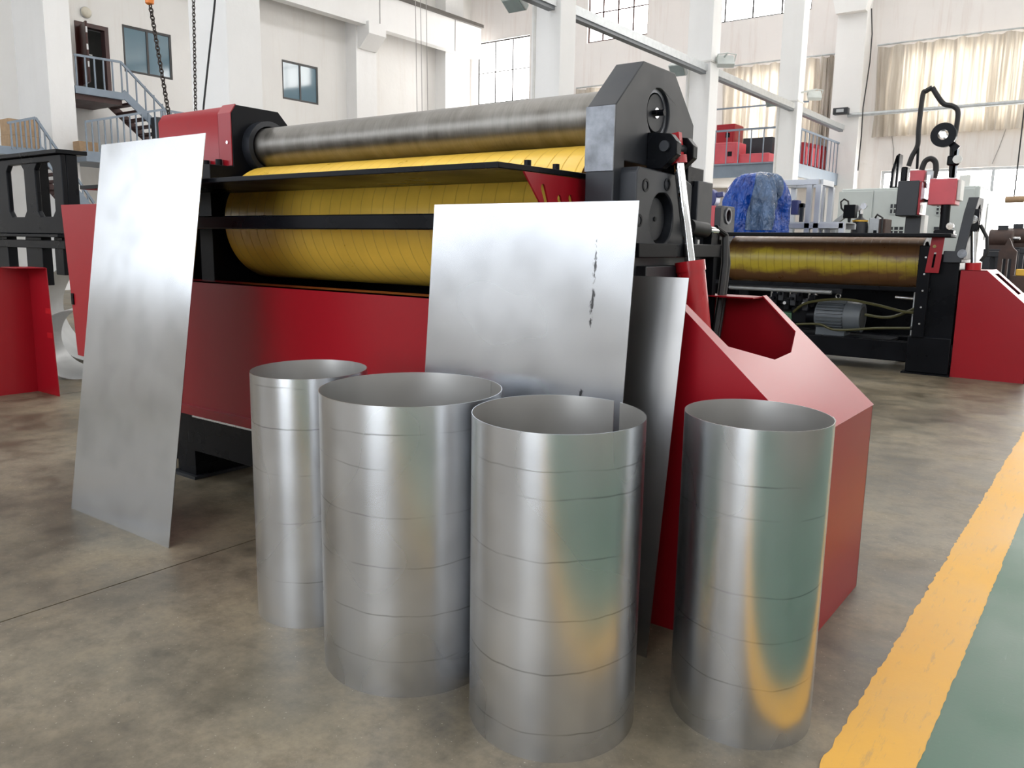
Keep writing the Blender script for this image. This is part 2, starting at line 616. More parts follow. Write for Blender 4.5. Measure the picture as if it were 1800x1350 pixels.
def wall_with_holes(name, mat, outer, holes, to3, t):
    return tag(MB().plate(outer, holes, to3, t).build(name, mat, smooth=0), kind='structure')


def rect(a0, a1, b0, b1):
    return [(a0, b0), (a1, b0), (a1, b1), (a0, b1)]


# windows of the far wall (x0,x1,z0,z1), seen between and beside the columns; last one unseen, added for the guard's glare
far_bright = [(-25.6, -22.6, 6.6, 10.7), (-19.6, -16.75, 9.95, 12.3), (-14.6, -10.2, 9.95, 12.3), (-7.0, -2.2, 10.4, 12.3), (-0.8, 4.2, 9.6, 12.4)]
far_curt = [(-19.2, -16.6, 4.9, 8.0), (-13.0, -9.9, 4.4, 8.0), (-7.1, -1.0, 5.6, 8.1)]
far_door = (-7.35, 1.2, 0.05, 4.22)
side_low = [(-12.6, -10.4, 0.9, 2.9)]
holes_f = [rect(*w) for w in far_bright + far_curt + [far_door] + side_low]
wall_with_holes('wall_far', WALLF, rect(XW, XR, 0, ZC), holes_f, lambda a, b: (a, YF, b), (0, 0.25, 0))
# left wall
dA = at(130, 37, 0, XW); dB = at(193, 162, 0, XW)
door_rect = (dA.y + 0.0, at(192, 100, 0, XW).y, dB.z - 0.02, dA.z + 0.02)
w1a, w1b = at(214, 42, 0, XW), at(304, 137, 0, XW)
w2a, w2b = at(495, 104, 0, XW), at(560, 183, 0, XW)
lw1 = (w1a.y, w1b.y, at(216, 125, 0, XW).z, w1a.z)
lw2 = (w2a.y, w2b.y, at(496, 173, 0, XW).z, w2a.z)
holes_l = [rect(*w) for w in (door_rect, lw1, lw2)]
wall_with_holes('wall_left', WALL, rect(YN, YF, 0, ZC), holes_l, lambda a, b: (XW, a, b), (-0.25, 0, 0))
# walls behind and beside the camera, with bands of high windows
near_w = [(x, x + 4.2, 3.4, 8.6) for x in (-25.2, -20.2, -15.2, -10.2, -5.2, -0.2)]
near_door = (-4.2, 1.2, 0.05, 3.2)
wall_with_holes('wall_near', WALL, rect(XW, XR, 0, ZC), [rect(*w) for w in near_w + [near_door]], lambda a, b: (a, YN, b), (0, -0.25, 0))
right_w = [(y, y + 4.0, 3.6, 8.0) for y in (-7.5, -2.0, 3.5, 9.0, 14.5, 20.0, 25.5)]
wall_with_holes('wall_right', WALL, rect(YN, YF, 0, ZC), [rect(*w) for w in right_w], lambda a, b: (XR, a, b), (0.25, 0, 0))
added_roof_w = [(x, x + 1.6, YN + 3, YF - 3) for x in (-20.0, -11.0, -2.0)]  # added roof panes, out of view, for more light from above
wall_with_holes('ceiling', CEIL, rect(XW, XR, YN, YF), [rect(*w) for w in added_roof_w], lambda a, b: (a, b, ZC), (0, 0, 0.2))

WN = [0]


def window(plane, pos, r, outward, frame_m, pane_m, nx=2, nz=2, fw=0.06, inset=0.10):
    """plane 'x' or 'y'; r=(a0,a1,z0,z1); each pane an object of its own"""
    WN[0] += 1
    a0, a1, z0, z1 = r
    base = (pos, a0, z0) if plane == 'x' else (a0, pos, z0)
    t = thing('window_%d' % WN[0], base, kind='structure')
    p0, p1 = pos + outward * inset, pos + outward * (inset + 0.05)
    lo, hi = min(p0, p1), max(p0, p1)

    def bx(mb, u0, u1, w0, w1, l=lo, h=hi):
        if plane == 'x':
            mb.box(l, h, u0, u1, w0, w1)
        else:
            mb.box(u0, u1, l, h, w0, w1)
    m = MB()
    bx(m, a0, a1, z0, z0 + fw); bx(m, a0, a1, z1 - fw, z1)
    bx(m, a0, a0 + fw, z0 + fw, z1 - fw); bx(m, a1 - fw, a1, z0 + fw, z1 - fw)
    m.build('window_frame', frame_m, t)
    for i in range(1, nx):
        u = a0 + (a1 - a0) * i / nx
        m = MB(); bx(m, u - fw / 2, u + fw / 2, z0 + fw, z1 - fw); m.build('mullion', frame_m, t)
    for k in range(1, nz):
        w = z0 + (z1 - z0) * k / nz
        m = MB(); bx(m, a0 + fw, a1 - fw, w - fw / 3, w + fw / 3); m.build('transom', frame_m, t)
    mid = (lo + hi) / 2
    for i in range(nx):
        for k in range(nz):
            m = MB()
            bx(m, a0 + (a1 - a0) * i / nx + 0.01, a0 + (a1 - a0) * (i + 1) / nx - 0.01, z0 + (z1 - z0) * k / nz + 0.01, z0 + (z1 - z0) * (k + 1) / nz - 0.01, mid - 0.004, mid + 0.004)
            m.build('pane', pane_m, t, smooth=0)
    return t


window('x', XW, lw1, -1, WFRAME, GLASS, 2, 1, 0.07, 0.02)
window('x', XW, lw2, -1, WFRAME, GLASS, 2, 1, 0.07, 0.02)
window('y', YF, far_bright[0], 1, WFRAME, DAY, 3, 3, 0.06)
window('y', YF, far_bright[1], 1, BROWN, DAY, 4, 2, 0.07)
window('y', YF, far_bright[2], 1, WFRAME, DAY, 4, 2, 0.06)
window('y', YF, far_bright[3], 1, WFRAME, DAY, 4, 2, 0.06)
window('y', YF, far_bright[4], 1, WFRAME, DAY, 4, 2, 0.06)
for w in far_curt:
    window('y', YF, w, 1, WFRAME, DAYC, max(2, int((w[1] - w[0]) / 0.9)), 2, 0.11)
window('y', YF, side_low[0], 1, WFRAME, DAY, 2, 1, 0.06)
window('y', YF, far_door, 1, GALV, DAY, 5, 2, 0.09)
window('y', YN, near_door, -1, GALV, DAYD, 4, 1, 0.09)
for w in near_w:
    window('y', YN, w, -1, WFRAME, DAYN, 3, 3, 0.06)
for w in right_w:
    window('x', XR, w, 1, WFRAME, DAYR, 3, 3, 0.06)
for i, w in enumerate(added_roof_w):
    WN[0] += 1
    t = thing('window_%d' % WN[0], (w[0], w[2], ZC), kind='structure')
    n = 6
    for k in range(n):
        y0 = w[2] + (w[3] - w[2]) * k / n
        y1 = w[2] + (w[3] - w[2]) * (k + 1) / n
        B(w[0], w[1], y0 + 0.03, y1 - 0.03, ZC + 0.10, ZC + 0.11).build('pane', DAYS, t, smooth=0)
        B(w[0], w[1], y1 - 0.04, y1 + 0.04, ZC + 0.06, ZC + 0.14).build('glazing_bar', WFRAME, t)

# --- open double door high on the left wall
dy0, dy1, dz0, dz1 = door_rect
door = thing('door_1', (XW, dy0, dz0), kind='structure')
m = MB()
m.box(XW - 0.2, XW + 0.04, dy0, dy0 + 0.12, dz0, dz1); m.box(XW - 0.2, XW + 0.04, dy1 - 0.12, dy1, dz0, dz1)
m.box(XW - 0.2, XW + 0.04, dy0 + 0.12, dy1 - 0.12, dz1 - 0.12, dz1)
m.build('door_frame', WOODDARK, door)
# leaf swung into the room about the left jamb
hy = dy0 + 0.14
lf = MB().bar((XW + 0.03, hy, (dz0 + dz1) / 2 - 0.03), (XW + 0.85, hy - 0.22, (dz0 + dz1) / 2 - 0.03), 0.06, dz1 - dz0 - 0.22).build('door_leaf', WOODDARK, door, bev=0.01)
for k in (0.25, 0.5, 0.75):
    zz = dz0 + (dz1 - dz0) * k + 0.1
    MB().bar((XW + 0.85, hy - 0.22, zz), (XW + 0.86, hy - 0.223, zz), 0.045, 0.16).build('lock_plate', ZINC, lf)
MB().tube([(XW + 0.80, hy - 0.18, dz0 + 0.85), (XW + 0.80, hy - 0.08, dz0 + 0.85), (XW + 0.68, hy - 0.05, dz0 + 0.85)], 0.015).build('door_handle', ZINC, lf)
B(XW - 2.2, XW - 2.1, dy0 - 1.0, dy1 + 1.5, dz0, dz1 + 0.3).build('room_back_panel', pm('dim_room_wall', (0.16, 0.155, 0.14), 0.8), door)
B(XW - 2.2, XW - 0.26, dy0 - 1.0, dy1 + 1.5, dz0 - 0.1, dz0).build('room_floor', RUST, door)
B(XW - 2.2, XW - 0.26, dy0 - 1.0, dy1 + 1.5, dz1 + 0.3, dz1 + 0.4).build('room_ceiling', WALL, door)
B(XW - 2.2, XW - 0.26, dy1 + 1.5, dy1 + 1.6, dz0, dz1 + 0.3).build('room_side_panel', WALL, door)

# --- pilasters, columns and the crane beam
TR = [0]


def trim(mb, mat, smooth=0, bev=0.0):
    TR[0] += 1
    return tag(mb.build('trim_%d' % TR[0], mat, smooth=smooth, bev=bev), kind='structure')


a, b2 = at(82, 100, 0, -24.15).y, at(127, 100, 0, -24.15).y
trim(B(XW, -24.15, a, b2, 0, ZC), COLW)
# big free-standing column
cx, cy1 = -13.0, at(400, 100, 0, -13.0).y
cx0 = at(334, 100, 1, cy1).x
cy2 = at(460, 100, 0, -13.0).y
trim(B(cx0, cx, cy1, cy2, 0, ZC), COLW, bev=0.02)
# pilaster with corbel carrying the beam
a, b2 = at(627, 150, 0, -25.4).y, at(662, 150, 0, -25.4).y
pz = at(650, 45, 0, -25.3).z
trim(B(XW, -25.4, a, b2, 0, ZC), COLW)
m = MB()
m.plate([(XW, pz - 1.0), (-25.3, pz - 0.95), (-24.75, pz - 0.45), (-24.75, pz), (XW, pz)], [], lambda x, z: (x, a + 0.08, z), (0, b2 - a - 0.16, 0))
trim(m, COLW)
p1 = at(783, 200, 0, -25.4).y
trim(B(XW, -25.4, p1, p1 + 1.2, 0, ZC), COLW)
bz0, bz1 = at(677, 53, 0, -24.9).z, at(700, 0, 0, -24.9).z
beam = trim(B(-25.3, -24.9, YN, YF - 0.6, bz0, bz1), COLW)
trim(B(-25.45, -24.75, YN, YF - 0.6, bz1, bz1 + 0.14), pm('crane_rail_steel', (0.10, 0.09, 0.08), 0.6))
for px in (470, 668, 800):
    yy = at(px, 60, 0, -24.9).y
    B(-24.9, -24.885, yy - 0.02, yy + 0.02, bz0, bz1).build('beam_joint', pm('joint_grey%d' % px, (0.35, 0.34, 0.33), 0.8), beam)

CX, CW, CD = -8.45, 0.62, 0.50
COLY = [12.65, 19.05, 25.4, 30.9]
for y in COLY[:3]:
    trim(B(CX - CW, CX, y, y + CD, 0, ZC), COLW, bev=0.015)
trim(B(CX - CW, CX + 0.35, COLY[3] - 0.1, YF, 0, ZC), COLW)
m = MB()
hz = at(1475, 10, 1, 30.7).z
m.plate([(CX - CW - 0.9, ZC), (CX - CW, hz - 0.3), (CX + 0.35, hz - 0.3), (CX + 1.25, ZC)], [], lambda x, z: (x, 30.5, z), (0, 0.4, 0))
trim(m, COLW)
# mezzanine behind the second column bay, against the far wall
MZ1, MZ0 = 4.12, 3.72
mez = tag(B(-20.0, -8.75, 25.95, YF, MZ0 + 0.05, MZ1 - 0.05).build('floor_mezzanine', WALL), kind='structure')
MB().box(-20.0, -8.65, 25.85, 25.95, MZ0, MZ1).build('edge_beam', BLUEGREY, mez)
MB().box(-8.75, -8.65, 25.95, YF, MZ0, MZ1).build('edge_beam', BLUEGREY, mez)
for yy in (25.84, ):
    B(-20.0, -8.64, yy - 0.03, yy + 0.12, MZ0 - 0.02, MZ0 + 0.03).build('beam_flange', BLUEGREY, mez)
    B(-20.0, -8.64, yy - 0.03, yy + 0.12, MZ1 - 0.03, MZ1 + 0.02).build('beam_flange', BLUEGREY, mez)
ml = thing('mezzanine_railing', (-12, 25.9, MZ1), 'blue-grey steel railing along the mezzanine edge under the curtained window', 'railing')
RZ = MZ1 + 1.05
MB().bar((-20, 25.9, RZ), (-8.7, 25.9, RZ), 0.05, 0.06).build('top_rail', BLUEGREY, ml)
MB().bar((-8.7, 25.9, RZ), (-8.7, YF, RZ), 0.05, 0.06).build('top_rail', BLUEGREY, ml)
MB().bar((-13.5, 27.2, RZ + 0.9), (-8.7, 27.2, RZ + 0.9), 0.04, 0.05).build('upper_rail', BLUEGREY, ml)
n = 0
x = -14.0
while x < -8.6:
    B(x - 0.015, x + 0.015, 25.885, 25.915, MZ1, RZ).build('baluster', BLUEGREY, ml)
    x += 0.40
y = 26.3
while y < YF:
    B(-8.715, -8.685, y - 0.015, y + 0.015, MZ1, RZ).build('baluster', BLUEGREY, ml)
    y += 0.40

# ================================================================== PLATE ROLLING MACHINES
YC = 3.28           # roll axis
ZL, RL = 1.605, 0.335   # lower covered roll
ZU, RU = 2.055, 0.115   # upper steel roll


def guard(root, dy, near_y, far_y, xtop0, notch=True):
    """red sheet-metal end guard: near and far cheeks, sloped cover with a cut-out, front sheet"""
    x0, x1, xf = xtop0, -1.335, -0.83
    z1, zf = 1.28, 0.832
    ny, fy = near_y + dy, far_y + dy
    prof = [(x0, 0.0), (x0, z1), (x1, z1), (xf, zf), (xf, 0.0)]
    MB().plate(prof, [], lambda x, z: (x, ny, z), (0, 0.006, 0)).build('guard_cheek', RED, root)
    MB().plate(prof, [], lambda x, z: (x, fy - 0.006, z), (0, 0.006, 0)).build('guard_cheek', RED, root)
    B(xf - 0.006, xf, ny, fy, 0, zf).build('guard_front_sheet', RED, root)
    nx = Vector((zf - z1, 0, -(xf - x1))).normalized() * -1
    to3 = lambda s, y: (x1 + (xf - x1) * s, y, z1 + (zf - z1) * s)
    if notch:
        outer = [(0, ny + 0.10), (0.08, ny + 0.10), (0.22, ny + 0.12), (0.40, ny + 0.42), (0.36, ny + 0.60), (0.12, fy - 0.135), (0, fy - 0.12), (0, fy), (1, fy), (1, ny), (0, ny)]
        outer = NOTCH(ny, fy)
        holes = []
    else:
        outer = [(0, ny), (0, fy), (1, fy), (1, ny)]
        holes = [[(0.10, ny + 0.30), (0.10, ny + 0.62), (0.62, ny + 0.62), (0.62, ny + 0.30)]]
    MB().plate(outer, holes, to3, nx * 0.006).build('guard_sloped_cover', RED, root)
    if not notch:
        B(x0, x1, ny, fy, z1 - 0.006, z1).build('guard_top_sheet', RED, root)
    else:
        B(-1.60, x1, fy - 0.16, fy, z1 - 0.006, z1).build('guard_top_sheet', RED, root)


def NOTCH(ny, fy):
    """outline of the sloped cover with its open polygonal cut-out, from points on the slope"""
    pts = [(1209, 541), (1278, 611), (1360, 634), (1389, 621), (1397, 584), (1340, 522)]
    x1, xf, z1, zf = -1.335, -0.83, 1.28, 0.832
    k = (zf - z1) / (xf - x1)
    res = []
    for px, py in pts:
        d = at(px, py, 2, 0.5) - CP
        # CP + t d on plane z = z1 + k (x - x1)
        t = (z1 + k * (CP.x - x1) - CP.z) / (d.z - k * d.x)
        P = CP + d * t
        res.append((min(0.98, max(0.0, (P.x - x1) / (xf - x1))), min(fy - 0.02, max(ny + 0.02, P.y))))
    res[0] = (0.0, res[0][1])
    res[-1] = (0.0, res[-1][1])
    return [(0, ny)] + res + [(0, fy), (1, fy), (1, ny)]


def bolt(root, p, axis, r=0.012, h=0.012, mat=None, name='bolt'):
    a = Vector(p)
    return MB().cyl(a, a + Vector(axis) * h, r, n=6).build(name, mat or BLACK, root)


def house_polygon(dy, dz=0.0):
    o = [(2.90, 0.45), (2.90, 2.04), (3.115, 2.238), (3.40, 2.238), (3.615, 2.045), (3.615, 0.45), (3.50, 0.45), (3.50, 1.825), (2.985, 1.835), (2.985, 0.45)]
    return [(y + dy, z + dz) for y, z in o]


def machine_main():
    R = thing('plate_rolling_machine', (-3.0, YC, 0), 'large red and black plate rolling machine with bare steel top roll and yellow lower roll', 'rolling machine')
    # --- right end frame (arched house) with bearing hole
    hole = circ(3.262, 2.05, 0.103, 48)
    h = MB().plate(house_polygon(0), [hole], lambda y, z: (-1.80, y, z), (0.13, 0, 0)).build('end_frame', DARK, R, bev=0.004)
    B(-1.80, -1.67, 2.893, 2.899, 1.79, 2.038).build('machined_pad', MACHINED, R)
    MB().ring((-1.735, 3.262, 2.05), (-1.685, 3.262, 2.05), 0.1028, 0.088, 48).build('bearing_bush', MACHINED, R)
    MB().cyl((-1.79, 3.272, 2.057), (-1.690, 3.272, 2.057), 0.076, n=40).build('roll_end_disc', DARK, R)
    w = MB().cyl((-1.690, 3.275, 2.057), (-1.684, 3.275, 2.057), 0.022, n=20).build('washer', CHROME, R)
    bolt(R, (-1.684, 3.275, 2.057), (1, 0, 0), 0.014, 0.035)
    bolt(R, (-1.690, 3.245, 2.055), (1, 0, 0), 0.009, 0.02)
    # --- lower bearing housing with a deep round recess
    rec = circ(3.185, 1.612, 0.108, 44)
    outer = [(2.955, 1.20), (2.955, 1.79), (2.975, 1.81), (3.36, 1.80), (3.47, 1.77), (3.47, 1.20)]
    MB().plate(outer, [rec], lambda y, z: (-1.70, y, z), (0.105, 0, 0)).build('bearing_housing', DARK, R, bev=0.006)
    MB().cyl((-1.70, 3.185, 1.612), (-1.628, 3.185, 1.612), 0.088, n=44).build('shaft_end', DARK, R)
    MB().cyl((-1.628, 3.185, 1.612), (-1.624, 3.185, 1.612), 0.010, n=12).build('centre_hole', BLACK, R)
    for (y, z) in ((3.03, 1.74), (3.22, 1.755), (2.985, 1.60), (3.0, 1.30), (3.40, 1.70)):
        MB().ring((-1.60, y, z), (-1.592, y, z), 0.026, 0.017, 20).build('bolt_counterbore', BLACK, R)
        bolt(R, (-1.60, y, z), (1, 0, 0), 0.014, 0.004, RUBBER)
    B(-1.68, -1.58, 3.50, 3.66, 1.30, 1.79).build('housing_ear', DARK, R, bev=0.004)
    e0 = at(1210, 292, 0, -1.60); e1 = at(1236, 330, 0, -1.60)
    B(-1.66, -1.60, e0.y, e1.y, e1.z, e0.z).build('limit_block', BLACK, R, bev=0.004)
    # --- horizontal carrier bracket of the tilting cylinder
    s0, s1 = at(1124, 427, 0, -1.53), at(1268, 452, 0, -1.53)
    B(-1.60, -1.53, s0.y, s1.y, s1.z, s0.z).build('cylinder_bracket', BLACK, R, bev=0.003)
    B(-1.66, -1.60, s0.y + 0.02, s1.y, s0.z - 0.012, s0.z).build('bracket_web', BLACK, R)
    B(-1.62, -1.55, 2.98, 3.35, 1.28, 1.42).build('lower_block', DARK, R, bev=0.004)
    B(-1.58, -1.54, 3.62, 3.66, 0.45, s1.z).build('bracket_post', BLACK, R)
    B(-1.66, -1.62, 2.95, 3.70, 0.45, 1.28).build('end_shield', BLACK, R)
    # screw fitting standing on the bracket
    q = at(1235, 400, 0, -1.56)
    MB().cyl((-1.58, q.y - 0.10, q.z), (-1.56, q.y + 0.03, q.z - 0.01), 0.035, n=20).build('hose_coupling', RUBBER, R)
    MB().cyl((-1.56, q.y + 0.03, q.z - 0.01), (-1.55, q.y + 0.13, q.z - 0.012), 0.018, n=16).build('coupling_stub', CHROME, R)
    B(-1.58, -1.54, q.y + 0.06, q.y + 0.13, s0.z, q.z).build('coupling_stand', BLACK, R)
    for k in range(3):
        bolt(R, (-1.56, s0.y + 0.46 + k * 0.07, s0.z), (0, 0, 1), 0.01, 0.02, ZINC)
    # corrugated hoses running down behind the bracket
    for k, off in enumerate((0.0, 0.03)):
        pth = [(-1.55, q.y + 0.12, q.z), (-1.53, q.y + 0.19, q.z - 0.03), (-1.52, q.y + 0.21 - off, q.z - 0.16), (-1.52, q.y + 0.18 - off, q.z - 0.34), (-1.52, q.y + 0.13 - off, q.z - 0.55), (-1.53, q.y + 0.05 - off, q.z - 0.9)]
        fine = []
        for i in range(len(pth) - 1):
            for j in range(10):
                fine.append(Vector(pth[i]).lerp(Vector(pth[i + 1]), j / 10))
        MB().tube(fine, 0.016, 10).build('corrugated_hose', RUBBER, R)
    # --- tilting hydraulic cylinder
    A0, A1, A2 = Vector((-1.575, 3.27, 1.87)), Vector((-1.505, 3.29, 1.43)), Vector((-1.40, 3.31, 0.75))
    MB().cyl(A0, A1, 0.022, n=24).build('piston_rod', CHROME, R)
    brl = MB().cyl(A1, A2, 0.060, n=32).build('cylinder_barrel', RED_SAT, R)
    MB().cyl(A1 + (A0 - A1) * 0.02, A1 + (A2 - A1) * 0.05, 0.064, n=32).build('barrel_gland', RED_SAT, brl)
    MB().cyl(A1.lerp(A2, 0.42), A1.lerp(A2, 0.43), 0.0615, n=32).build('barrel_weld', RED_SAT, brl)
    MB().cyl(A0 + Vector((0, 0, 0.005)), A0 + (A1 - A0) * 0.06, 0.036, n=24).build('rod_clamp', RED_SAT, R)
    MB().bar(A0 + Vector((-0.01, 0.02, -0.02)), A0 + Vector((-0.03, 0.02, 0.10)), 0.05, 0.03, (0, 1, 0)).build('rod_eye', RED_SAT, R)
    lug = [(3.14, 1.82), (3.14, 1.965), (3.33, 1.965), (3.36, 1.94), (3.36, 1.87), (3.28, 1.82)]
    MB().plate([(-1.67, 1.815), (-1.67, 1.965), (-1.565, 1.955), (-1.535, 1.92), (-1.535, 1.87), (-1.60, 1.815)], [], lambda x, z: (x, 3.17, z), (0, 0.045, 0)).build('clevis_lug', BLACK, R, bev=0.004)
    MB().plate([(-1.67, 1.815), (-1.67, 1.965), (-1.565, 1.955), (-1.535, 1.92), (-1.535, 1.87), (-1.60, 1.815)], [], lambda x, z: (x, 3.33, z), (0, 0.045, 0)).build('clevis_lug', BLACK, R, bev=0.004)
    MB().cyl((-1.585, 3.155, 1.905), (-1.585, 3.39, 1.905), 0.022, n=20).build('clevis_pin', DARK, R)
    # --- left head and frame
    hp = [(2.90, 0.45), (2.90, 1.93), (3.062, 1.93), (3.062, 2.24), (3.095, 2.288), (3.40, 2.285), (3.47, 2.215), (3.47, 1.93), (3.63, 1.93), (3.63, 0.45)]
    MB().plate(hp, [], lambda y, z: (-4.50, y, z), (0.13, 0, 0)).build('end_frame', BLACK, R, bev=0.003)
    MB().ring((-4.37, YC, ZU), (-4.30, YC, ZU), 0.155, 0.125, 48).build('bearing_collar', DARK, R)
    cov = [(3.055, 1.935), (3.055, 2.235), (3.088, 2.285), (3.47, 2.285), (3.47, 1.935)]
    MB().plate(cov, [], lambda y, z: (-5.15, y, z), (0.655, 0, 0)).build('gear_cover', RED, R, bev=0.003)
    B(-4.50, -4.374, 3.055, 3.06, 1.935, 2.24).build('cover_flange', RED, R)
    MB().plate([(3.055, 2.24), (3.062, 2.238), (3.098, 2.288), (3.092, 2.294)], [], lambda y, z: (-4.50, y, z), (0.126, 0, 0)).build('cover_flange', RED, R)
    bolt(R, (-4.41, 3.055, 2.07), (0, -1, 0), 0.010, 0.006, CHROME, 'cover_screw')
    B(-5.15, -4.45, 2.98, 3.09, 1.90, 1.935).build('cover_ledge', BLACK, R)
    for x in (-4.60, -4.47):
        MB().cyl((x, 3.03, 1.935), (x, 3.03, 1.972), 0.020, n=16).build('cap_screw', BLACK, R)
    # --- rolls
    MB().cyl((-4.37, YC, ZU), (-1.80, YC, ZU), RU, n=96).build('top_roll', STEELROLL, R)
    MB().cyl((-4.31, YC, ZL), (-1.885, YC, ZL), RL, n=128, caps=False).build('lower_roll', PU1, R)
    MB().cyl((-1.91, YC, ZL), (-1.884, YC, ZL), RL - 0.001, n=96).build('roll_end', PUEND, R)
    MB().cyl((-4.37, YC, ZL), (-1.80, YC, ZL), 0.14, n=40).build('roll_shaft', DARK, R)
    # --- feed tables
    tb = MB().plate([(-4.90, 2.40), (-1.855, 2.40), (-1.83, 3.0), (-4.90, 3.0)], [], lambda x, y: (x, y, 1.768), (0, 0, 0.022)).build('upper_feed_table', BLACK, R, bev=0.003)
    for (x, y) in ((-1.885, 2.62), (-1.875, 2.80)):
        MB().cyl((x, y, 1.79), (x, y, 1.815), 0.014, n=12).build('table_bolt', BLACK, tb)
    sl = []
    for (y0, z0) in ((2.665, 1.715), (2.78, 1.68), (2.86, 1.685)):
        d = Vector((0.06, -0.13)).normalized()
        nn = Vector((-d.y, d.x)) * 0.014
        a = Vector((y0, z0)); bb = a + d * 0.13
        if y0 > 2.85:
            bb = a + d * 0.05
        arc = []
        for i in range(7):
            t = PI * i / 6
            arc.append(tuple(a + nn * math.cos(t) - d * 0.014 * math.sin(t)))
        for i in range(7):
            t = PI * i / 6
            arc.append(tuple(bb - nn * math.cos(t) + d * 0.014 * math.sin(t)))
        sl.append(arc)
    MB().plate([(2.54, 1.766), (2.985, 1.766), (2.985, 1.30), (2.84, 1.30), (2.72, 1.60), (2.655, 1.65)], sl, lambda y, z: (-1.85, y, z), (0.008, 0, 0)).build('table_bracket', RED, R)
    B(-4.90, -1.86, 2.625, 2.70, 1.553, 1.620).build('support_bar', BLACK, R, bev=0.006)
    B(-4.90, -1.86, 2.70, 2.94, 1.612, 1.620).build('support_bar_flange', BLACK, R)
    # --- red front panel with folded lip, rear light block, black base
    B(-4.68, -1.62, 2.795, 2.80, 0.495, 1.255).build('front_panel', RED, R)
    B(-4.70, -1.62, 2.762, 2.80, 0.485, 0.495).build('front_panel_lip', RED, R)
    B(-4.70, -1.62, 2.762, 2.768, 0.445, 0.485).build('front_panel_fold', RED, R)
    B(-4.68, -1.62, 2.795, 2.93, 1.247, 1.255).build('front_panel_top', RED, R)
    B(-4.50, -1.67, 3.66, 3.70, 0.45, 1.62).build('rear_light_block', BLACK, R)  # unseen panel added to block light and keep the inside dark
    B(-4.37, -1.80, 2.85, 3.66, 1.10, 1.13).build('inner_floor', BLACK, R)
    B(-4.66, -1.62, 2.855, 2.96, 0.18, 0.412).build('base_beam', BLACK, R, bev=0.004)
    B(-4.66, -1.62, 3.60, 3.70, 0.18, 0.412).build('base_beam', BLACK, R, bev=0.004)
    B(-4.60, -1.62, 2.850, 2.856, 0.400, 0.412).build('beam_edge_highlight', ZINC, R)  # bright strip standing in for the highlight on the black beam's edge
    for x0, x1 in ((-4.80, -4.60), (-1.70, -1.50)):
        B(x0, x1, 2.86, 3.70, 0.02, 0.45).build('base_foot', BLACK, R, bev=0.004)
        B(x0 - 0.04, x1 + 0.03, 2.83, 3.73, 0.0, 0.02).build('foot_plate', DARK, R)
    # --- guards
    guard(R, 0, 2.84, 3.76, -1.60)
    lg = [(-6.125, 1.72), (-4.62, 1.72), (-4.62, 0.62), (-6.035, 0.655)]
    MB().plate(lg, [], lambda x, z: (x, 2.86, z), (0, 0.006, 0)).build('drive_guard_sheet', RED, R)
    B(-6.12, -4.62, 2.866, 3.60, 1.714, 1.72).build('drive_guard_top', RED, R)
    MB().bar((-6.122, 3.23, 1.71), (-6.036, 3.23, 0.66), 0.73, 0.006, (1, 0, 0)).build('drive_guard_end', RED, R)
    B(-5.9, -4.8, 3.0, 3.5, 0.62, 1.66).build('drive_gearbox', BLACK, R)
    B(-5.4, -4.8, 3.05, 3.45, 0.0, 0.62).build('gearbox_pedestal', BLACK, R)
    B(-6.06, -6.03, 2.852, 2.862, 1.02, 1.10).build('hinge', BLACK, R)
    return R


machine_main()


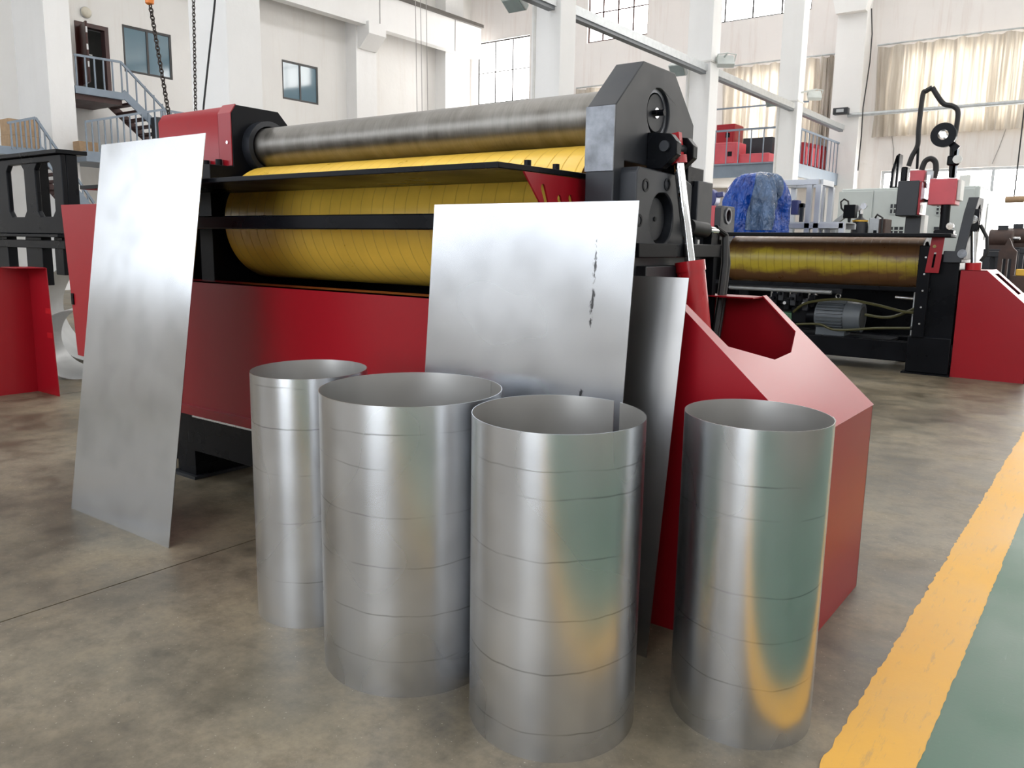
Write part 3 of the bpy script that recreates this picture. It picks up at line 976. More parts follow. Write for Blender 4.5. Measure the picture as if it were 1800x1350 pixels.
def machine_far():
    """the same machine further back, still open: no top roll, no panels, drive visible"""
    D = 8.2
    yc = YC + D
    R = thing('open_plate_rolling_machine', (-3.0, yc, 0), 'half-assembled plate rolling machine with stained yellow roll and visible motor, behind the large one', 'rolling machine')
    MB().cyl((-4.55, yc, 1.345), (-2.08, yc, 1.345), 0.315, n=96, caps=False).build('lower_roll', PU2, R)
    MB().ring((-2.10, yc, 1.345), (-2.07, yc, 1.345), 0.315, 0.27, 64).build('roll_rim', DARK, R)
    MB().cyl((-2.12, yc, 1.345), (-2.10, yc, 1.345), 0.27, n=48).build('roll_end', BLACK, R)
    MB().cyl((-4.7, yc, 1.345), (-1.8, yc, 1.345), 0.10, n=32).build('roll_shaft', CHROME, R)
    MB().plate([(-4.9, 10.72), (-1.95, 10.72), (-1.72, 10.9), (-1.72, 11.3), (-4.9, 11.3)], [], lambda x, y: (x, y, 1.655), (0, 0, 0.045)).build('upper_feed_table', BLACK, R, bev=0.01)
    B(-4.9, -1.9, 11.0, 11.06, 1.00, 1.055).build('support_bar', BLACK, R, bev=0.006)
    b0 = at(1637, 416, 1, 10.95); b1 = at(1655, 480, 1, 10.95)
    slot = [(b0.x + 0.035, b1.z + 0.06), (b0.x + 0.06, b1.z + 0.06), (b0.x + 0.075, b1.z + 0.24), (b0.x + 0.05, b1.z + 0.24)]
    MB().plate([(b0.x - 0.03, b1.z), (b1.x - 0.03, b1.z), (b1.x, b0.z), (b0.x + 0.01, b0.z)], [slot], lambda x, z: (x, 10.94, z), (0, 0.008, 0)).build('table_bracket', RED, R)
    MB().cyl((b0.x + 0.05, 10.94, b1.z + 0.31), (b0.x + 0.05, 10.925, b1.z + 0.31), 0.02, n=12).build('bracket_nut', CHROME, R)
    # right frame, posts and tilting house swung outwards
    B(-2.00, -1.62, 11.05, 11.95, 0.45, 1.46).build('frame_post', BLACK, R, bev=0.01)
    B(-2.06, -1.92, 10.98, 11.10, 0.45, 1.56).build('frame_post_front', BLACK, R, bev=0.01)
    for k in range(5):
        bolt(R, (-1.98, 10.98, 0.62 + k * 0.2), (0, -1, 0), 0.012, 0.01, ZINC)
    c0 = at(1683, 470, 1, 11.2)
    B(-1.80, -1.60, 11.0, 11.3, 1.36, 1.50).build('bearing_cap', DARK, R, bev=0.01)
    hole = circ(11.42, 1.92, 0.13, 32)
    hs = [(11.05, 1.40), (11.12, 1.95), (11.22, 2.13), (11.62, 2.13), (11.75, 1.92), (11.75, 1.40)]
    o = MB().plate(hs, [hole], lambda y, z: (-1.70 + (z - 1.40) * 0.10, y, z), (0.11, 0, 0)).build('tilting_house', DARK, R, bev=0.006)
    MB().cyl((-1.60, 11.02, 1.47), (-1.60, 10.99, 1.47), 0.05, n=24).build('pivot_pin', MACHINED, R)
    r0, r1 = at(1711, 395, 1, 11.2), at(1711, 462, 1, 11.2)
    MB().cyl(r0, r1, 0.03, n=20).build('piston_rod', CHROME, R)
    MB().cyl(r1, r1 + Vector((0.02, 0.02, -0.5)), 0.085, n=28).build('cylinder_barrel', RED_SAT, R)
    MB().cyl(r0 + Vector((0, 0.06, 0.06)), r0 + Vector((0, -0.06, 0.06)), 0.05, n=20).build('clevis_pin', CHROME, R)
    B(r0.x - 0.09, r0.x + 0.06, 11.14, 11.17, r0.z - 0.08, r0.z + 0.18).build('clevis_lug', BLACK, R, bev=0.005)
    B(r0.x - 0.09, r0.x + 0.06, 11.24, 11.27, r0.z - 0.08, r0.z + 0.18).build('clevis_lug', BLACK, R, bev=0.005)
    MB().tube([r1 + Vector((0.06, 0.1, 0.02)), r1 + Vector((0.12, 0.1, 0.12)), r1 + Vector((0.10, 0.1, 0.30)), r0 + Vector((0.06, 0.1, 0.0))], 0.02).build('hydraulic_hose', RUBBER, R)
    # base
    B(-4.9, -1.6, 11.05, 11.20, 0.13, 0.38).build('base_beam', BLACK, R, bev=0.01)
    B(-4.9, -1.6, 11.75, 11.90, 0.13, 0.38).build('base_beam', BLACK, R, bev=0.01)
    B(-4.6, -2.35, 11.20, 11.75, 0.34, 0.37).build('motor_tray', DARK, R)
    B(-2.10, -1.62, 11.00, 11.14, 0.02, 0.46).build('base_foot', BLACK, R, bev=0.01)
    B(-2.10, -1.62, 11.80, 11.94, 0.02, 0.46).build('base_foot', BLACK, R, bev=0.01)
    B(-2.10, -1.62, 11.14, 11.80, 0.36, 0.46).build('foot_bridge', BLACK, R, bev=0.01)
    B(-2.14, -1.60, 10.98, 11.98, 0.0, 0.02).build('foot_plate', BLACK, R)
    B(-5.0, -4.6, 11.0, 11.95, 0.0, 0.46).build('base_foot', BLACK, R, bev=0.01)
    B(-4.6, -2.3, 12.2, 12.3, 0.34, 1.10).build('oil_tank_panel', BLACK, R)
    B(-4.6, -2.3, 11.9, 12.2, 0.30, 0.36).build('tank_shelf', BLACK, R)
    B(-4.6, -4.5, 12.1, 12.3, 0.0, 0.34).build('tank_leg', BLACK, R)
    B(-2.4, -2.3, 12.1, 12.3, 0.0, 0.34).build('tank_leg', BLACK, R)
    # left end: post, plate with ring hole and red gear cover
    B(-5.0, -4.65, 11.05, 11.95, 0.46, 1.60).build('frame_post', BLACK, R, bev=0.01)
    g0, g1 = at(1266, 362, 1, 11.35), at(1277, 408, 1, 11.35)
    hz = at(1269, 379, 1, 11.35).z
    MB().plate([(11.22, 1.60), (11.22, g0.z - 0.03), (11.25, g0.z), (11.70, g0.z), (11.74, g0.z - 0.04), (11.74, 1.60)], [circ(11.48, hz, 0.085, 28)], lambda y, z: (g0.x - 0.02, y, z), (0.09, 0, 0)).build('head_plate', DARK, R, bev=0.006)
    MB().ring((g0.x + 0.07, 11.48, hz), (g0.x + 0.085, 11.48, hz), 0.115, 0.085, 32).build('bearing_ring', MACHINED, R)
    B(g0.x - 0.55, g0.x - 0.02, 11.22, 11.70, 1.62, g0.z).build('gear_cover', PINK, R, bev=0.01)
    # motor with cooling fins, pump and valves
    c = at(1475, 556, 1, 11.45)
    mo = MB().cyl((c.x - 0.28, 11.45, c.z), (c.x + 0.18, 11.45, c.z), 0.175, n=40).build('electric_motor', MOTOR, R)
    for k in range(26):
        t = 2 * PI * k / 26
        dv = Vector((0, math.cos(t), math.sin(t)))
        MB().bar(Vector((c.x - 0.26, 11.45, c.z)) + dv * 0.187, Vector((c.x + 0.08, 11.45, c.z)) + dv * 0.187, 0.012, 0.03, dv).build('cooling_fin', MOTOR, mo)
    MB().cyl((c.x + 0.10, 11.45, c.z), (c.x + 0.30, 11.45, c.z), 0.205, 0.195, n=40).build('fan_cowl', MOTOR, mo)
    MB().cyl((c.x + 0.30, 11.45, c.z), (c.x + 0.305, 11.45, c.z), 0.15, n=32).build('fan_grille', DARK, mo)
    B(c.x - 0.10, c.x + 0.10, 11.36, 11.54, c.z + 0.17, c.z + 0.24).build('terminal_box', MOTOR, mo, bev=0.01)
    MB().tube([Vector((c.x - 0.02, 11.4, c.z + 0.27)) + Vector((0.03 * math.cos(a * PI / 6), 0, 0.03 * math.sin(a * PI / 6))) for a in range(12)], 0.008, 6, True).build('lifting_eye', ZINC, mo)
    B(c.x - 0.25, c.x + 0.12, 11.30, 11.60, 0.37, c.z - 0.15).build('motor_feet', MOTOR, mo)
    MB().cyl((c.x - 0.40, 11.45, c.z - 0.01), (c.x - 0.28, 11.45, c.z - 0.01), 0.12, n=28).build('bell_housing', BLACK, R)
    B(c.x - 0.62, c.x - 0.40, 11.36, 11.54, c.z - 0.12, c.z + 0.10).build('gear_pump', BLACK, R, bev=0.015)
    B(c.x - 0.80, c.x - 0.60, 11.34, 11.54, 0.37, c.z + 0.02).build('valve_manifold', GREENB, R, bev=0.015)
    v0 = at(1390, 525, 1, 11.4)
    rr = random.Random(2)
    for k in range(8):
        x = v0.x - 0.28 + k * 0.085
        z = v0.z - 0.05 + 0.06 * (k % 3)
        B(x - 0.04, x + 0.04, 11.30, 11.46, z - 0.10, z + 0.06).build('valve_block', BLACK if k % 2 else DARK, R, bev=0.01)
        MB().cyl((x, 11.30, z), (x, 11.22, z), 0.022, n=10).build('valve_solenoid', BLACK if k % 3 else ZINC, R)
        MB().cyl((x + 0.02, 11.38, z + 0.06), (x + 0.02, 11.38, z + 0.15), 0.015, n=8).build('fitting', ZINC, R)
    B(v0.x - 0.55, v0.x + 0.55, 11.5, 11.54, v0.z - 0.12, v0.z - 0.08).build('valve_shelf', BLACK, R)
    B(v0.x - 0.02, v0.x + 0.02, 11.5, 11.54, 0.37, v0.z - 0.12).build('shelf_post', BLACK, R)
    p0, p1 = at(1282, 505, 1, 11.3), at(1462, 514, 1, 11.3)
    MB().cyl(p0, p1, 0.028, n=16).build('tie_rod', GALV, R)
    B(p0.x - 0.1, p1.x + 0.1, 11.36, 11.42, p0.z - 0.02, p0.z + 0.06).build('guide_rail', DARK, R)
    bb0 = at(1608, 514, 1, 11.3)
    B(bb0.x, bb0.x + 0.16, 11.25, 11.35, bb0.z - 0.10, bb0.z).build('sensor_bracket', GALV, R)
    B(bb0.x - 0.02, bb0.x + 0.22, 11.36, 11.40, bb0.z - 0.55, bb0.z - 0.05).build('sensor_plate', GALV, R)
    MB().cyl((bb0.x - 0.22, 11.3, bb0.z - 0.07), (bb0.x, 11.3, bb0.z - 0.08), 0.02, n=12).build('sensor_stem', CHROME, R)

    def hose(pts, r, mat):
        P = [at(px, py, 1, y) for px, py, y in pts]
        fine = []
        for i in range(len(P) - 1):
            a = P[max(0, i - 1)]; b = P[i]; c_ = P[i + 1]; d = P[min(len(P) - 1, i + 2)]
            for j in range(8):
                t = j / 8
                fine.append(0.5 * ((2 * b) + (-a + c_) * t + (2 * a - 5 * b + 4 * c_ - d) * t * t + (-a + 3 * b - 3 * c_ + d) * t ** 3))
        fine.append(P[-1])
        MB().tube(fine, r, 8).build('hydraulic_hose', mat, R)
    hose([(1395, 548, 11.3), (1420, 532, 11.2), (1480, 526, 11.2), (1540, 536, 11.2), (1590, 548, 11.2), (1630, 549, 11.2)], 0.018, HOSE)
    hose([(1520, 553, 11.3), (1560, 558, 11.3), (1595, 548, 11.3), (1635, 528, 11.3)], 0.018, HOSE)
    hose([(1400, 570, 11.3), (1440, 570, 11.25), (1470, 580, 11.2), (1540, 577, 11.2), (1600, 577, 11.2)], 0.016, HOSE)
    hose([(1600, 577, 11.2), (1620, 574, 11.2), (1632, 564, 11.2)], 0.024, RUBBER)
    hose([(1390, 566, 11.3), (1370, 560, 11.3), (1350, 565, 11.3)], 0.02, RUBBER)
    # guard standing at the right end
    guard(R, 8.2, 2.84, 3.70, -1.60, notch=False)
    return R


machine_far()


def machine_left():
    Y0 = 3.92
    X1 = at(108, 300, 1, Y0).x
    R = thing('uncovered_rolling_machine', (X1 - 1.5, Y0, 0), 'black slotted machine frame with open dark red guard at the left edge', 'rolling machine')
    oct_ = []
    for (a, b) in ((10, 40), (60, 91), (-40, -8)):
        p, q = at(a, 290, 1, Y0), at(b, 290, 1, Y0)
        zt, zb = at(60, 287, 1, Y0).z, at(60, 381, 1, Y0).z
        c = 0.06
        oct_.append([(p.x, zb + c), (p.x + c, zb), (q.x - c, zb), (q.x, zb + c), (q.x, zt - c), (q.x - c, zt), (p.x + c, zt), (p.x, zt - c)])
    zt, zb = at(105, 270, 1, Y0).z, at(112, 412, 1, Y0).z
    MB().plate([(-12.4, zb), (X1, zb), (X1, zt), (-12.4, zt)], oct_, lambda x, z: (x, Y0, z), (0, 0.05, 0)).build('slotted_frame_plate', BLACK, R, bev=0.010)
    p = at(46, 300, 1, Y0).x
    B(p - 0.03, p + 0.03, Y0 + 0.05, Y0 + 0.20, zb, zt).build('frame_rib', BLACK, R)
    B(X1 - 0.06, X1, Y0 + 0.05, Y0 + 0.16, zb, zt).build('frame_end', BLACK, R, bev=0.01)
    B(-12.4, X1 + 0.02, Y0 - 0.05, Y0 + 0.25, zt, zt + 0.04).build('frame_top_plate', BLACK, R, bev=0.005)
    B(-12.4, X1 + 0.04, Y0 - 0.10, Y0 + 0.22, zb - 0.03, zb).build('frame_shelf', BLACK, R, bev=0.004)
    B(-12.4, X1, Y0 - 0.02, Y0 + 0.10, zb - 0.14, zb - 0.06).build('frame_rail', BLACK, R, bev=0.004)
    for (a, b, z) in ((96, 111, 1.12), (46, 74, 1.0), (-10, 14, 0.0), (-75, -50, 0.0)):
        p, q = at(a, 440, 1, Y0 + 0.02), at(b, 440, 1, Y0 + 0.02)
        B(p.x, q.x, Y0 + 0.02, Y0 + 0.12, z, zb - 0.03).build('frame_leg', BLACK, R, bev=0.006)
    # red end guard, seen on its inner side
    zt2 = 1.205
    ya, yb_ = 2.70, 3.60
    MB().plate([(ya, 0.0), (yb_, 0.0), (yb_, zt2), (3.33, zt2), (3.27, 0.93), (3.10, 0.86), (ya, 0.86)], [], lambda y, z: (-8.45, y, z), (-0.006, 0, 0)).build('guard_sheet', RED, R)
    MB().plate([(-8.45, 0.0), (-8.02, 0.0), (-8.09, zt2), (-8.45, zt2)], [], lambda x, z: (x, yb_, z), (0, 0.006, 0)).build('guard_flange', RED, R)
    for z in (0.78, 0.55):
        B(-8.16, -8.06, yb_ - 0.004, yb_, z, z + 0.05).build('flange_tab', RED_SAT, R)
    MB().plate([(-8.45, 3.36), (-8.12, 3.36), (-8.09, yb_), (-8.45, yb_)], [], lambda x, y: (x, y, zt2), (0, 0, 0.006)).build('guard_top_sheet', RED, R)
    B(-12.4, -10.6, Y0 + 0.1, Y0 + 0.3, 0.0, 0.3).build('base_beam', BLACK, R)
    return R


machine_left()

# ================================================================== STAINLESS SHEETS


def leaning_sheet(x0, x1, yb, yt, zt, mat, label, t=0.003):
    base = ((x0 + x1) / 2, yb, 0)
    nrm = Vector((0, zt, -(yt - yb))).normalized() * t
    m = MB()
    nu, nv = 12, 16
    pts = [(x0 + (x1 - x0) * i / nu, yb + (yt - yb) * j / nv + 0.004 * math.sin(PI * i / nu) * math.sin(PI * j / nv), zt * j / nv) for j in range(nv + 1) for i in range(nu + 1)]
    n = len(pts)
    fs = []
    W = nu + 1
    for j in range(nv):
        for i in range(nu):
            a = j * W + i
            fs.append((a, a + 1, a + W + 1, a + W))
            fs.append((n + a, n + a + W, n + a + W + 1, n + a + 1))
    edge = [i for i in range(W)] + [j * W + nu for j in range(1, nv + 1)] + [nv * W + i for i in range(nu - 1, -1, -1)] + [j * W for j in range(nv - 1, 0, -1)]
    for k in range(len(edge)):
        a, b = edge[k], edge[(k + 1) % len(edge)]
        fs.append((a, n + a, n + b, b))
    m.add(pts + [tuple(Vector(p) + nrm) for p in pts], fs)
    o = m.build('steel_sheet', mat, smooth=30, loc=base)
    return tag(o, label, 'metal sheet', 'flat sheets leaning on the machine')


leaning_sheet(-4.606, -3.626, 2.085, 2.392, 2.0, SHEET, 'tall flat stainless steel sheet leaning on the feed table, leftmost of the sheets')
leaning_sheet(-2.36, -1.402, 2.475, 2.62, 1.656, SHEETS, 'wide bright stainless sheet with small black scuffs, leaning behind the rolled cylinders')
leaning_sheet(-2.27, -1.27, 2.575, 2.772, 1.389, SHEET2, 'shorter dull grey steel sheet half hidden behind the bright scuffed sheet')


# ================================================================== ROLLED STAINLESS CYLINDERS
def rolled_cylinder(cx, cy, ra, rb, h, seam_deg, gap, label, rings, seed, flare=0.0, overlap=0.0):
    base = (cx, cy, 0)
    phi = math.radians(36.5)
    mat = mk_stainless('rolled_stainless_%d' % int(seed), rings, (0.65, 0.66, 0.68), 0.27, seed)
    n, t = 128, 0.0022
    s0 = math.radians(seam_deg) + gap / 2
    s1 = math.radians(seam_deg) + 2 * PI - gap / 2 + overlap
    vs, fs = [], []
    cols = []
    for i in range(n + 1):
        u = s0 + (s1 - s0) * i / n
        k = 1.0
        if overlap and i > n - 8:
            k = 1.0 + 0.016 * (i - (n - 8)) / 8
        ring = []
        for off in (0.0, -t):
            x = (ra + off) * k * math.cos(u)
            y = (rb + off) * k * math.sin(u)
            X, Y = x * math.cos(phi) - y * math.sin(phi), x * math.sin(phi) + y * math.cos(phi)
            for zz in (0.0, h * 0.25, h * 0.5, h * 0.75, h):
                ring.append((cx + X, cy + Y, zz))
        cols.append(ring)
    m = MB()
    K = 10
    for ring in cols:
        vs += ring
    for i in range(n):
        a, b = i * K, (i + 1) * K
        for j in range(4):
            fs.append((a + j, b + j, b + j + 1, a + j + 1))
            fs.append((a + 5 + j, a + 6 + j, b + 6 + j, b + 5 + j))
        fs.append((a + 4, b + 4, b + 9, a + 9))
        fs.append((a, a + 5, b + 5, b))
    for a in (0, n * K):
        for j in range(4):
            fs.append((a + j, a + j + 1, a + 6 + j, a + 5 + j))
    m.add(vs, fs)
    o = m.build('rolled_steel_cylinder', mat, smooth=50, loc=base, fix=False)
    o.data.materials.append(INNER)
    for p in o.data.polygons:
        if all(v % K >= 5 for v in p.vertices):
            p.material_index = 1
    return tag(o, label, 'steel cylinder', 'rolled stainless cylinders standing on the floor')


rg = lambda hs, w=0.0035: [(h, w) for h in hs]
rolled_cylinder(-2.609, 2.146, 0.228, 0.268, 0.990, 10, 0.008, 'smallest looking open steel cylinder, farthest left and behind its neighbour', rg([0.955, 0.80, 0.62, 0.43, 0.19]), 1)
rolled_cylinder(-2.000, 2.100, 0.322, 0.352, 0.990, 30, 0.006, 'widest open steel cylinder, second from left, overlapping the one behind', rg([0.90, 0.79, 0.63, 0.46, 0.29, 0.13]), 2)
rolled_cylinder(-1.367, 2.089, 0.269, 0.302, 0.988, 40, 0.10, 'open steel cylinder nearest the camera with a wide gap at its seam', rg([0.88, 0.80, 0.62, 0.44, 0.28, 0.09]), 3)
rolled_cylinder(-0.881, 2.481, 0.223, 0.250, 0.989, -20, 0.0, 'open steel cylinder standing alone on the right beside the yellow floor line', rg([0.82, 0.72, 0.49, 0.35, 0.20]), 4, overlap=0.25)

# ================================================================== BEHIND THE LEFT SHEET: rolled plates on the floor
def lying_roll(c, ax, r, L, t, label, gap=0.5, start=2.2):
    ax = Vector(ax).normalized()
    s = ax.cross(Vector((0, 0, 1))).normalized()
    n = 48
    m = MB()
    vs, fs = [], []
    c = Vector(c)
    for i in range(n + 1):
        u = start + gap / 2 + (2 * PI - gap) * i / n
        for rr in (r, r - t):
            for k in (-0.5, 0.5):
                vs.append(c + ax * (L * k) + s * (rr * math.cos(u)) + Vector((0, 0, rr * math.sin(u))))
    for i in range(n):
        a, b = i * 4, (i + 1) * 4
        fs += [(a, b, b + 1, a + 1), (a + 2, a + 3, b + 3, b + 2), (a, a + 2, b + 2, b), (a + 1, b + 1, b + 3, a + 3)]
    fs += [(0, 1, 3, 2), (n * 4, n * 4 + 2, n * 4 + 3, n * 4 + 1)]
    o = m.add(vs, fs).build('rolled_plate', ROLLED, smooth=50, loc=(c.x, c.y, 0))
    return tag(o, label, 'rolled plate', 'rolled plates lying on the floor')


lying_roll((-9.20, 4.45, 0.37), (1, -0.85, 0), 0.37, 0.9, 0.006, 'open rolled steel tube lying on the floor between the red guards', 0.25, 1.9)
lying_roll((-10.3, 5.25, 0.62), (1, -0.9, 0), 0.62, 0.9, 0.006, 'larger curled steel plate lying behind the open tube', 0.6, 1.2)

# ================================================================== LEFT WALL: stairs, railings, boxes, lamp
XS0, XS1 = -25.4, -24.2     # width of the stair run


def S(px, py, x=XS1):
    return at(px, py, 0, x)


def flight(name, label, pA, pB, nst, rail_pts, x0=None, x1=None):
    """stair flight from pixel pA (top, at stringer) to pB (bottom); treads, two stringers, railing"""
    x0, x1 = x0 or XS0, x1 or XS1
    a, b = S(*pA, x1), S(*pB, x1)
    root = thing(name, (x1, b.y, b.z), label, 'staircase')
    for x in (x0, x1):
        MB().bar((x, a.y, a.z), (x, b.y, b.z), 0.05, 0.22).build('stringer', BLUEGREY if x == x1 else BROWN, root)
    for i in range(nst):
        t = (i + 0.5) / nst
        y, z = a.y + (b.y - a.y) * t, a.z + (b.z - a.z) * t
        B(x0 + 0.03, x1 - 0.03, y - 0.13, y + 0.13, z - 0.03, z + 0.03).build('tread', BROWN, root)
    R = [S(*p, x1) for p in rail_pts]
    for p, q in zip(R[:-1], R[1:]):
        MB().bar(p, q, 0.05, 0.06).build('handrail', BLUEGREY, root)
    return root, a, b


def balusters(root, top, bot, n, w=0.035, X=None):
    X = X or XS1
    """top, bot: pixel segments; n uprights"""
    t0, t1, b0, b1 = S(*top[0], X), S(*top[1], X), S(*bot[0], X), S(*bot[1], X)
    for i in range(n + 1):
        k = i / n
        ty = t0.y + (t1.y - t0.y) * k
        tz = t0.z + (t1.z - t0.z) * k
        kb = (ty - b0.y) / (b1.y - b0.y) if abs(b1.y - b0.y) > 1e-6 else 0
        bz = b0.z + (b1.z - b0.z) * kb
        B(X - w / 2, X + w / 2, ty - w / 2, ty + w / 2, min(bz, tz - 0.1), tz).build('baluster', BLUEGREY, root)


up, a, b = flight('upper_staircase', 'upper steel stair flight descending from the dark wooden door', (215, 163), (330, 275), 9, [(130, 96), (212, 109), (290, 193), (336, 232)])
balusters(up, ((132, 96), (212, 109)), ((134, 155), (215, 163)), 5)
balusters(up, ((222, 119), (330, 227)), ((215, 163), (330, 275)), 7)
l0, l1 = S(132, 158), S(217, 166)
B(XS0 - 0.6, XS1 + 0.03, l0.y, l1.y, l1.z - 0.16, l1.z + 0.04).build('landing_deck', BLUEGREY, up)
B(XS0 - 0.6, XS1 - 0.1, l0.y, l1.y, l1.z - 0.30, l1.z - 0.16).build('landing_underside', BROWN, up)

mid = thing('stair_landing', (XS1 + 0.6, S(240, 265).y, S(240, 265).z), 'half-way stair landing with blue-grey railing beside the big white column', 'landing')
XM = XS1 + 0.7


def bar_px(root, name, p, q, x, w=0.05, h=0.06):
    MB().bar(at(*p, 0, x), at(*q, 0, x), w, h).build(name, BLUEGREY, root)


bar_px(mid, 'handrail', (150, 214), (283, 193), XM)
bar_px(mid, 'handrail', (283, 193), (345, 203), XM)
k0, k1 = at(150, 265, 0, XM), at(345, 258, 0, XM)
for i in range(13):
    p = at(150 + 133 * i / 12, 214 - 21 * i / 12, 0, XM)
    B(XM - 0.017, XM + 0.017, p.y - 0.017, p.y + 0.017, k0.z, p.z).build('baluster', BLUEGREY, mid)
for i in range(4):
    p = at(290 + 18 * i, 194 + 3 * i, 0, XM)
    B(XM - 0.017, XM + 0.017, p.y - 0.017, p.y + 0.017, k0.z, p.z).build('baluster', BLUEGREY, mid)
B(XS0, XM + 0.03, k0.y, k1.y + 0.5, k0.z - 0.28, k0.z).build('landing_deck', BLUEGREY, mid)
for yy in (k0.y + 0.1, k1.y):
    B(XS0 + 0.1, XS0 + 0.25, yy, yy + 0.15, 0, k0.z - 0.28).build('support_post', BLUEGREY, mid)
low, a, b = flight('lower_staircase', 'lower brown-treaded stair flight running down behind the black frame', (68, 262), (190, 405), 12, [(13, 216), (62, 207), (165, 357)], -24.05, -22.9)
balusters(low, ((18, 215), (60, 208)), ((18, 262), (68, 262)), 5, 0.035, -22.9)
balusters(low, ((68, 215), (163, 355)), ((68, 262), (190, 420)), 10, 0.035, -22.9)
p = S(15, 262, -22.9); q = S(68, 262, -22.9)
B(-25.9, -22.9, p.y - 0.4, q.y, q.z - 0.2, q.z).build('landing_deck', BLUEGREY, low)
B(-23.2, -23.05, p.y - 0.3, p.y - 0.15, 0, q.z - 0.2).build('support_post', BLUEGREY, low)


def carton(px0, py0, px1, py1, x, d, label, zb=None):
    a, b = at(px0, py1, 0, x), at(px1, py0, 0, x)
    if zb is not None:
        a.z = zb
    root = thing('cardboard_box', (x, a.y, a.z), label, 'box', 'cardboard boxes on the landings')
    B(x - d, x, a.y, b.y, a.z, b.z).build('carton', CARD, root, bev=0.005)
    B(x - d - 0.002, x + 0.002, (a.y + b.y) / 2 - 0.03, (a.y + b.y) / 2 + 0.03, b.z, b.z + 0.002).build('tape', LAMPW, root)
    return root


carton(18, 242.2, 70, 261.2, -23.3, 0.5, 'wide cardboard box at the bottom of the pile on the lower landing', q.z)
ztop = at(70, 242.2, 0, -23.3).z + 0.003
carton(17, 211, 43.5, 241.6, -23.3, 0.5, 'upright cardboard box on top of the pile, left of two', ztop)
carton(45, 212, 70, 241.6, -23.3, 0.5, 'upright cardboard box on top of the pile, right of two', ztop)
carton(140, 251, 172, 265, XM - 0.3, 0.5, 'small cardboard box on the half-way landing beside the railing', k0.z)
lp = at(151, 22, 0, XW + 0.02)
lamp = thing('wall_lamp', lp, 'round cream bulkhead lamp on the wall above the door', 'lamp')
m = MB()
prev = None
vs, fs = [], []
nr = 24
for j in range(6):
    t = j / 5 * PI / 2
    r = 0.16 * math.cos(t)
    for i in range(nr):
        u = 2 * PI * i / nr
        vs.append((lp.x + 0.02 + 0.08 * math.sin(t), lp.y + r * math.cos(u), lp.z + r * math.sin(u)))
for j in range(5):
    for i in range(nr):
        fs.append((j * nr + i, j * nr + (i + 1) % nr, (j + 1) * nr + (i + 1) % nr, (j + 1) * nr + i))
m.add(vs, fs).build('lamp_dome', pm('cream_lamp_glass', (0.62, 0.58, 0.48), 0.3), lamp)
MB().cyl((lp.x - 0.02, lp.y, lp.z), (lp.x + 0.025, lp.y, lp.z), 0.165, n=24).build('lamp_base', GALV, lamp)
# dark pumping unit on the landing by the column
q0, q1 = at(276, 240, 0, XM - 0.3), at(338, 214, 0, XM - 0.3)
pu = thing('dark_cabinet', (XM - 0.5, q0.y, k0.z), 'dark grey machine box with a round port on the half-way landing', 'machine box')
B(XM - 0.6, XM - 0.3, q0.y, q1.y, k0.z, q1.z).build('cabinet_body', DARK, pu, bev=0.02)
cq = at(311, 226, 0, XM - 0.3)
MB().ring((XM - 0.3, cq.y, cq.z), (XM - 0.2, cq.y, cq.z), 0.13, 0.08, 24).build('round_port', MACHINED, pu)
# ---- hoist chains hanging from the crane


def chain_links(P, pitch, r, wire):
    """alternating flattened oval links along a polyline"""
    m = MB()
    a, b = Vector(P[0]), Vector(P[1])
    L = (b - a).length
    n = int(L / pitch)
    d = (b - a).normalized()
    s = d.cross(Vector((1, 0, 0))).normalized()
    u = d.cross(s)
    for i in range(n):
        c = a + d * (pitch * (i + 0.5))
        w = s if i % 2 else u
        loop = []
        for k in range(8):
            t = 2 * PI * k / 8
            loop.append(c + d * (pitch * 0.72 * math.cos(t)) + w * (r * math.sin(t)))
        m.tube(loop, wire, 5, True)
    return m


CHY = 7.0
hc = thing('hook_block', at(263, -30, 1, CHY), 'orange chain hoist hook block hanging at the top left', 'hoist')
a, b = at(263, -30, 1, CHY), at(263, 6, 1, CHY)
MB().cyl(a + Vector((0, 0, 0.10)), b, 0.075, 0.06, n=20).build('hook_body', ORANGE, hc)
MB().cyl(b, b + Vector((0, 0, -0.02)), 0.06, 0.03, n=20).build('hook_tip', ORANGE, hc)
MB().tube([a + Vector((0, 0, 0.1)), Vector((a.x, a.y, ZC))], 0.012, 6).build('hoist_rope', RUBBER, hc)
CH = pm('blackened_chain_steel', (0.05, 0.04, 0.035), 0.45, metal=0.6)
tag(chain_links((at(264, 8, 1, CHY), at(307, 262, 1, CHY)), 0.055, 0.028, 0.010).build('hoist_chain', CH), 'dark slanting hoist chain below the orange hook block', 'chain')
tag(chain_links((at(340, -8, 1, CHY), at(346, 300, 1, CHY)), 0.045, 0.02, 0.007).build('hoist_chain', CH), 'thin vertical hand chain in front of the white column', 'chain')
tag(MB().tube([at(380, -20, 1, CHY), at(375, 30, 1, CHY), at(366, 110, 1, CHY), at(358, 185, 1, CHY), at(352, 300, 1, CHY)], 0.014, 8).build('hanging_cable', RUBBER), 'thin black cable hanging in front of the white column', 'cable')
for i, (x, lbl) in enumerate(((733, 'left'), (742, 'middle'), (752, 'right'))):
    tag(MB().tube([at(x - 3, -10, 0, -20), at(x + 2, 320, 0, -20)], 0.012, 6).build('hoist_rope', pm('rope_grey%d' % i, (0.35, 0.33, 0.32), 0.6)), '%s one of three thin hoist ropes below the crane beam' % lbl, 'rope', 'hoist ropes')

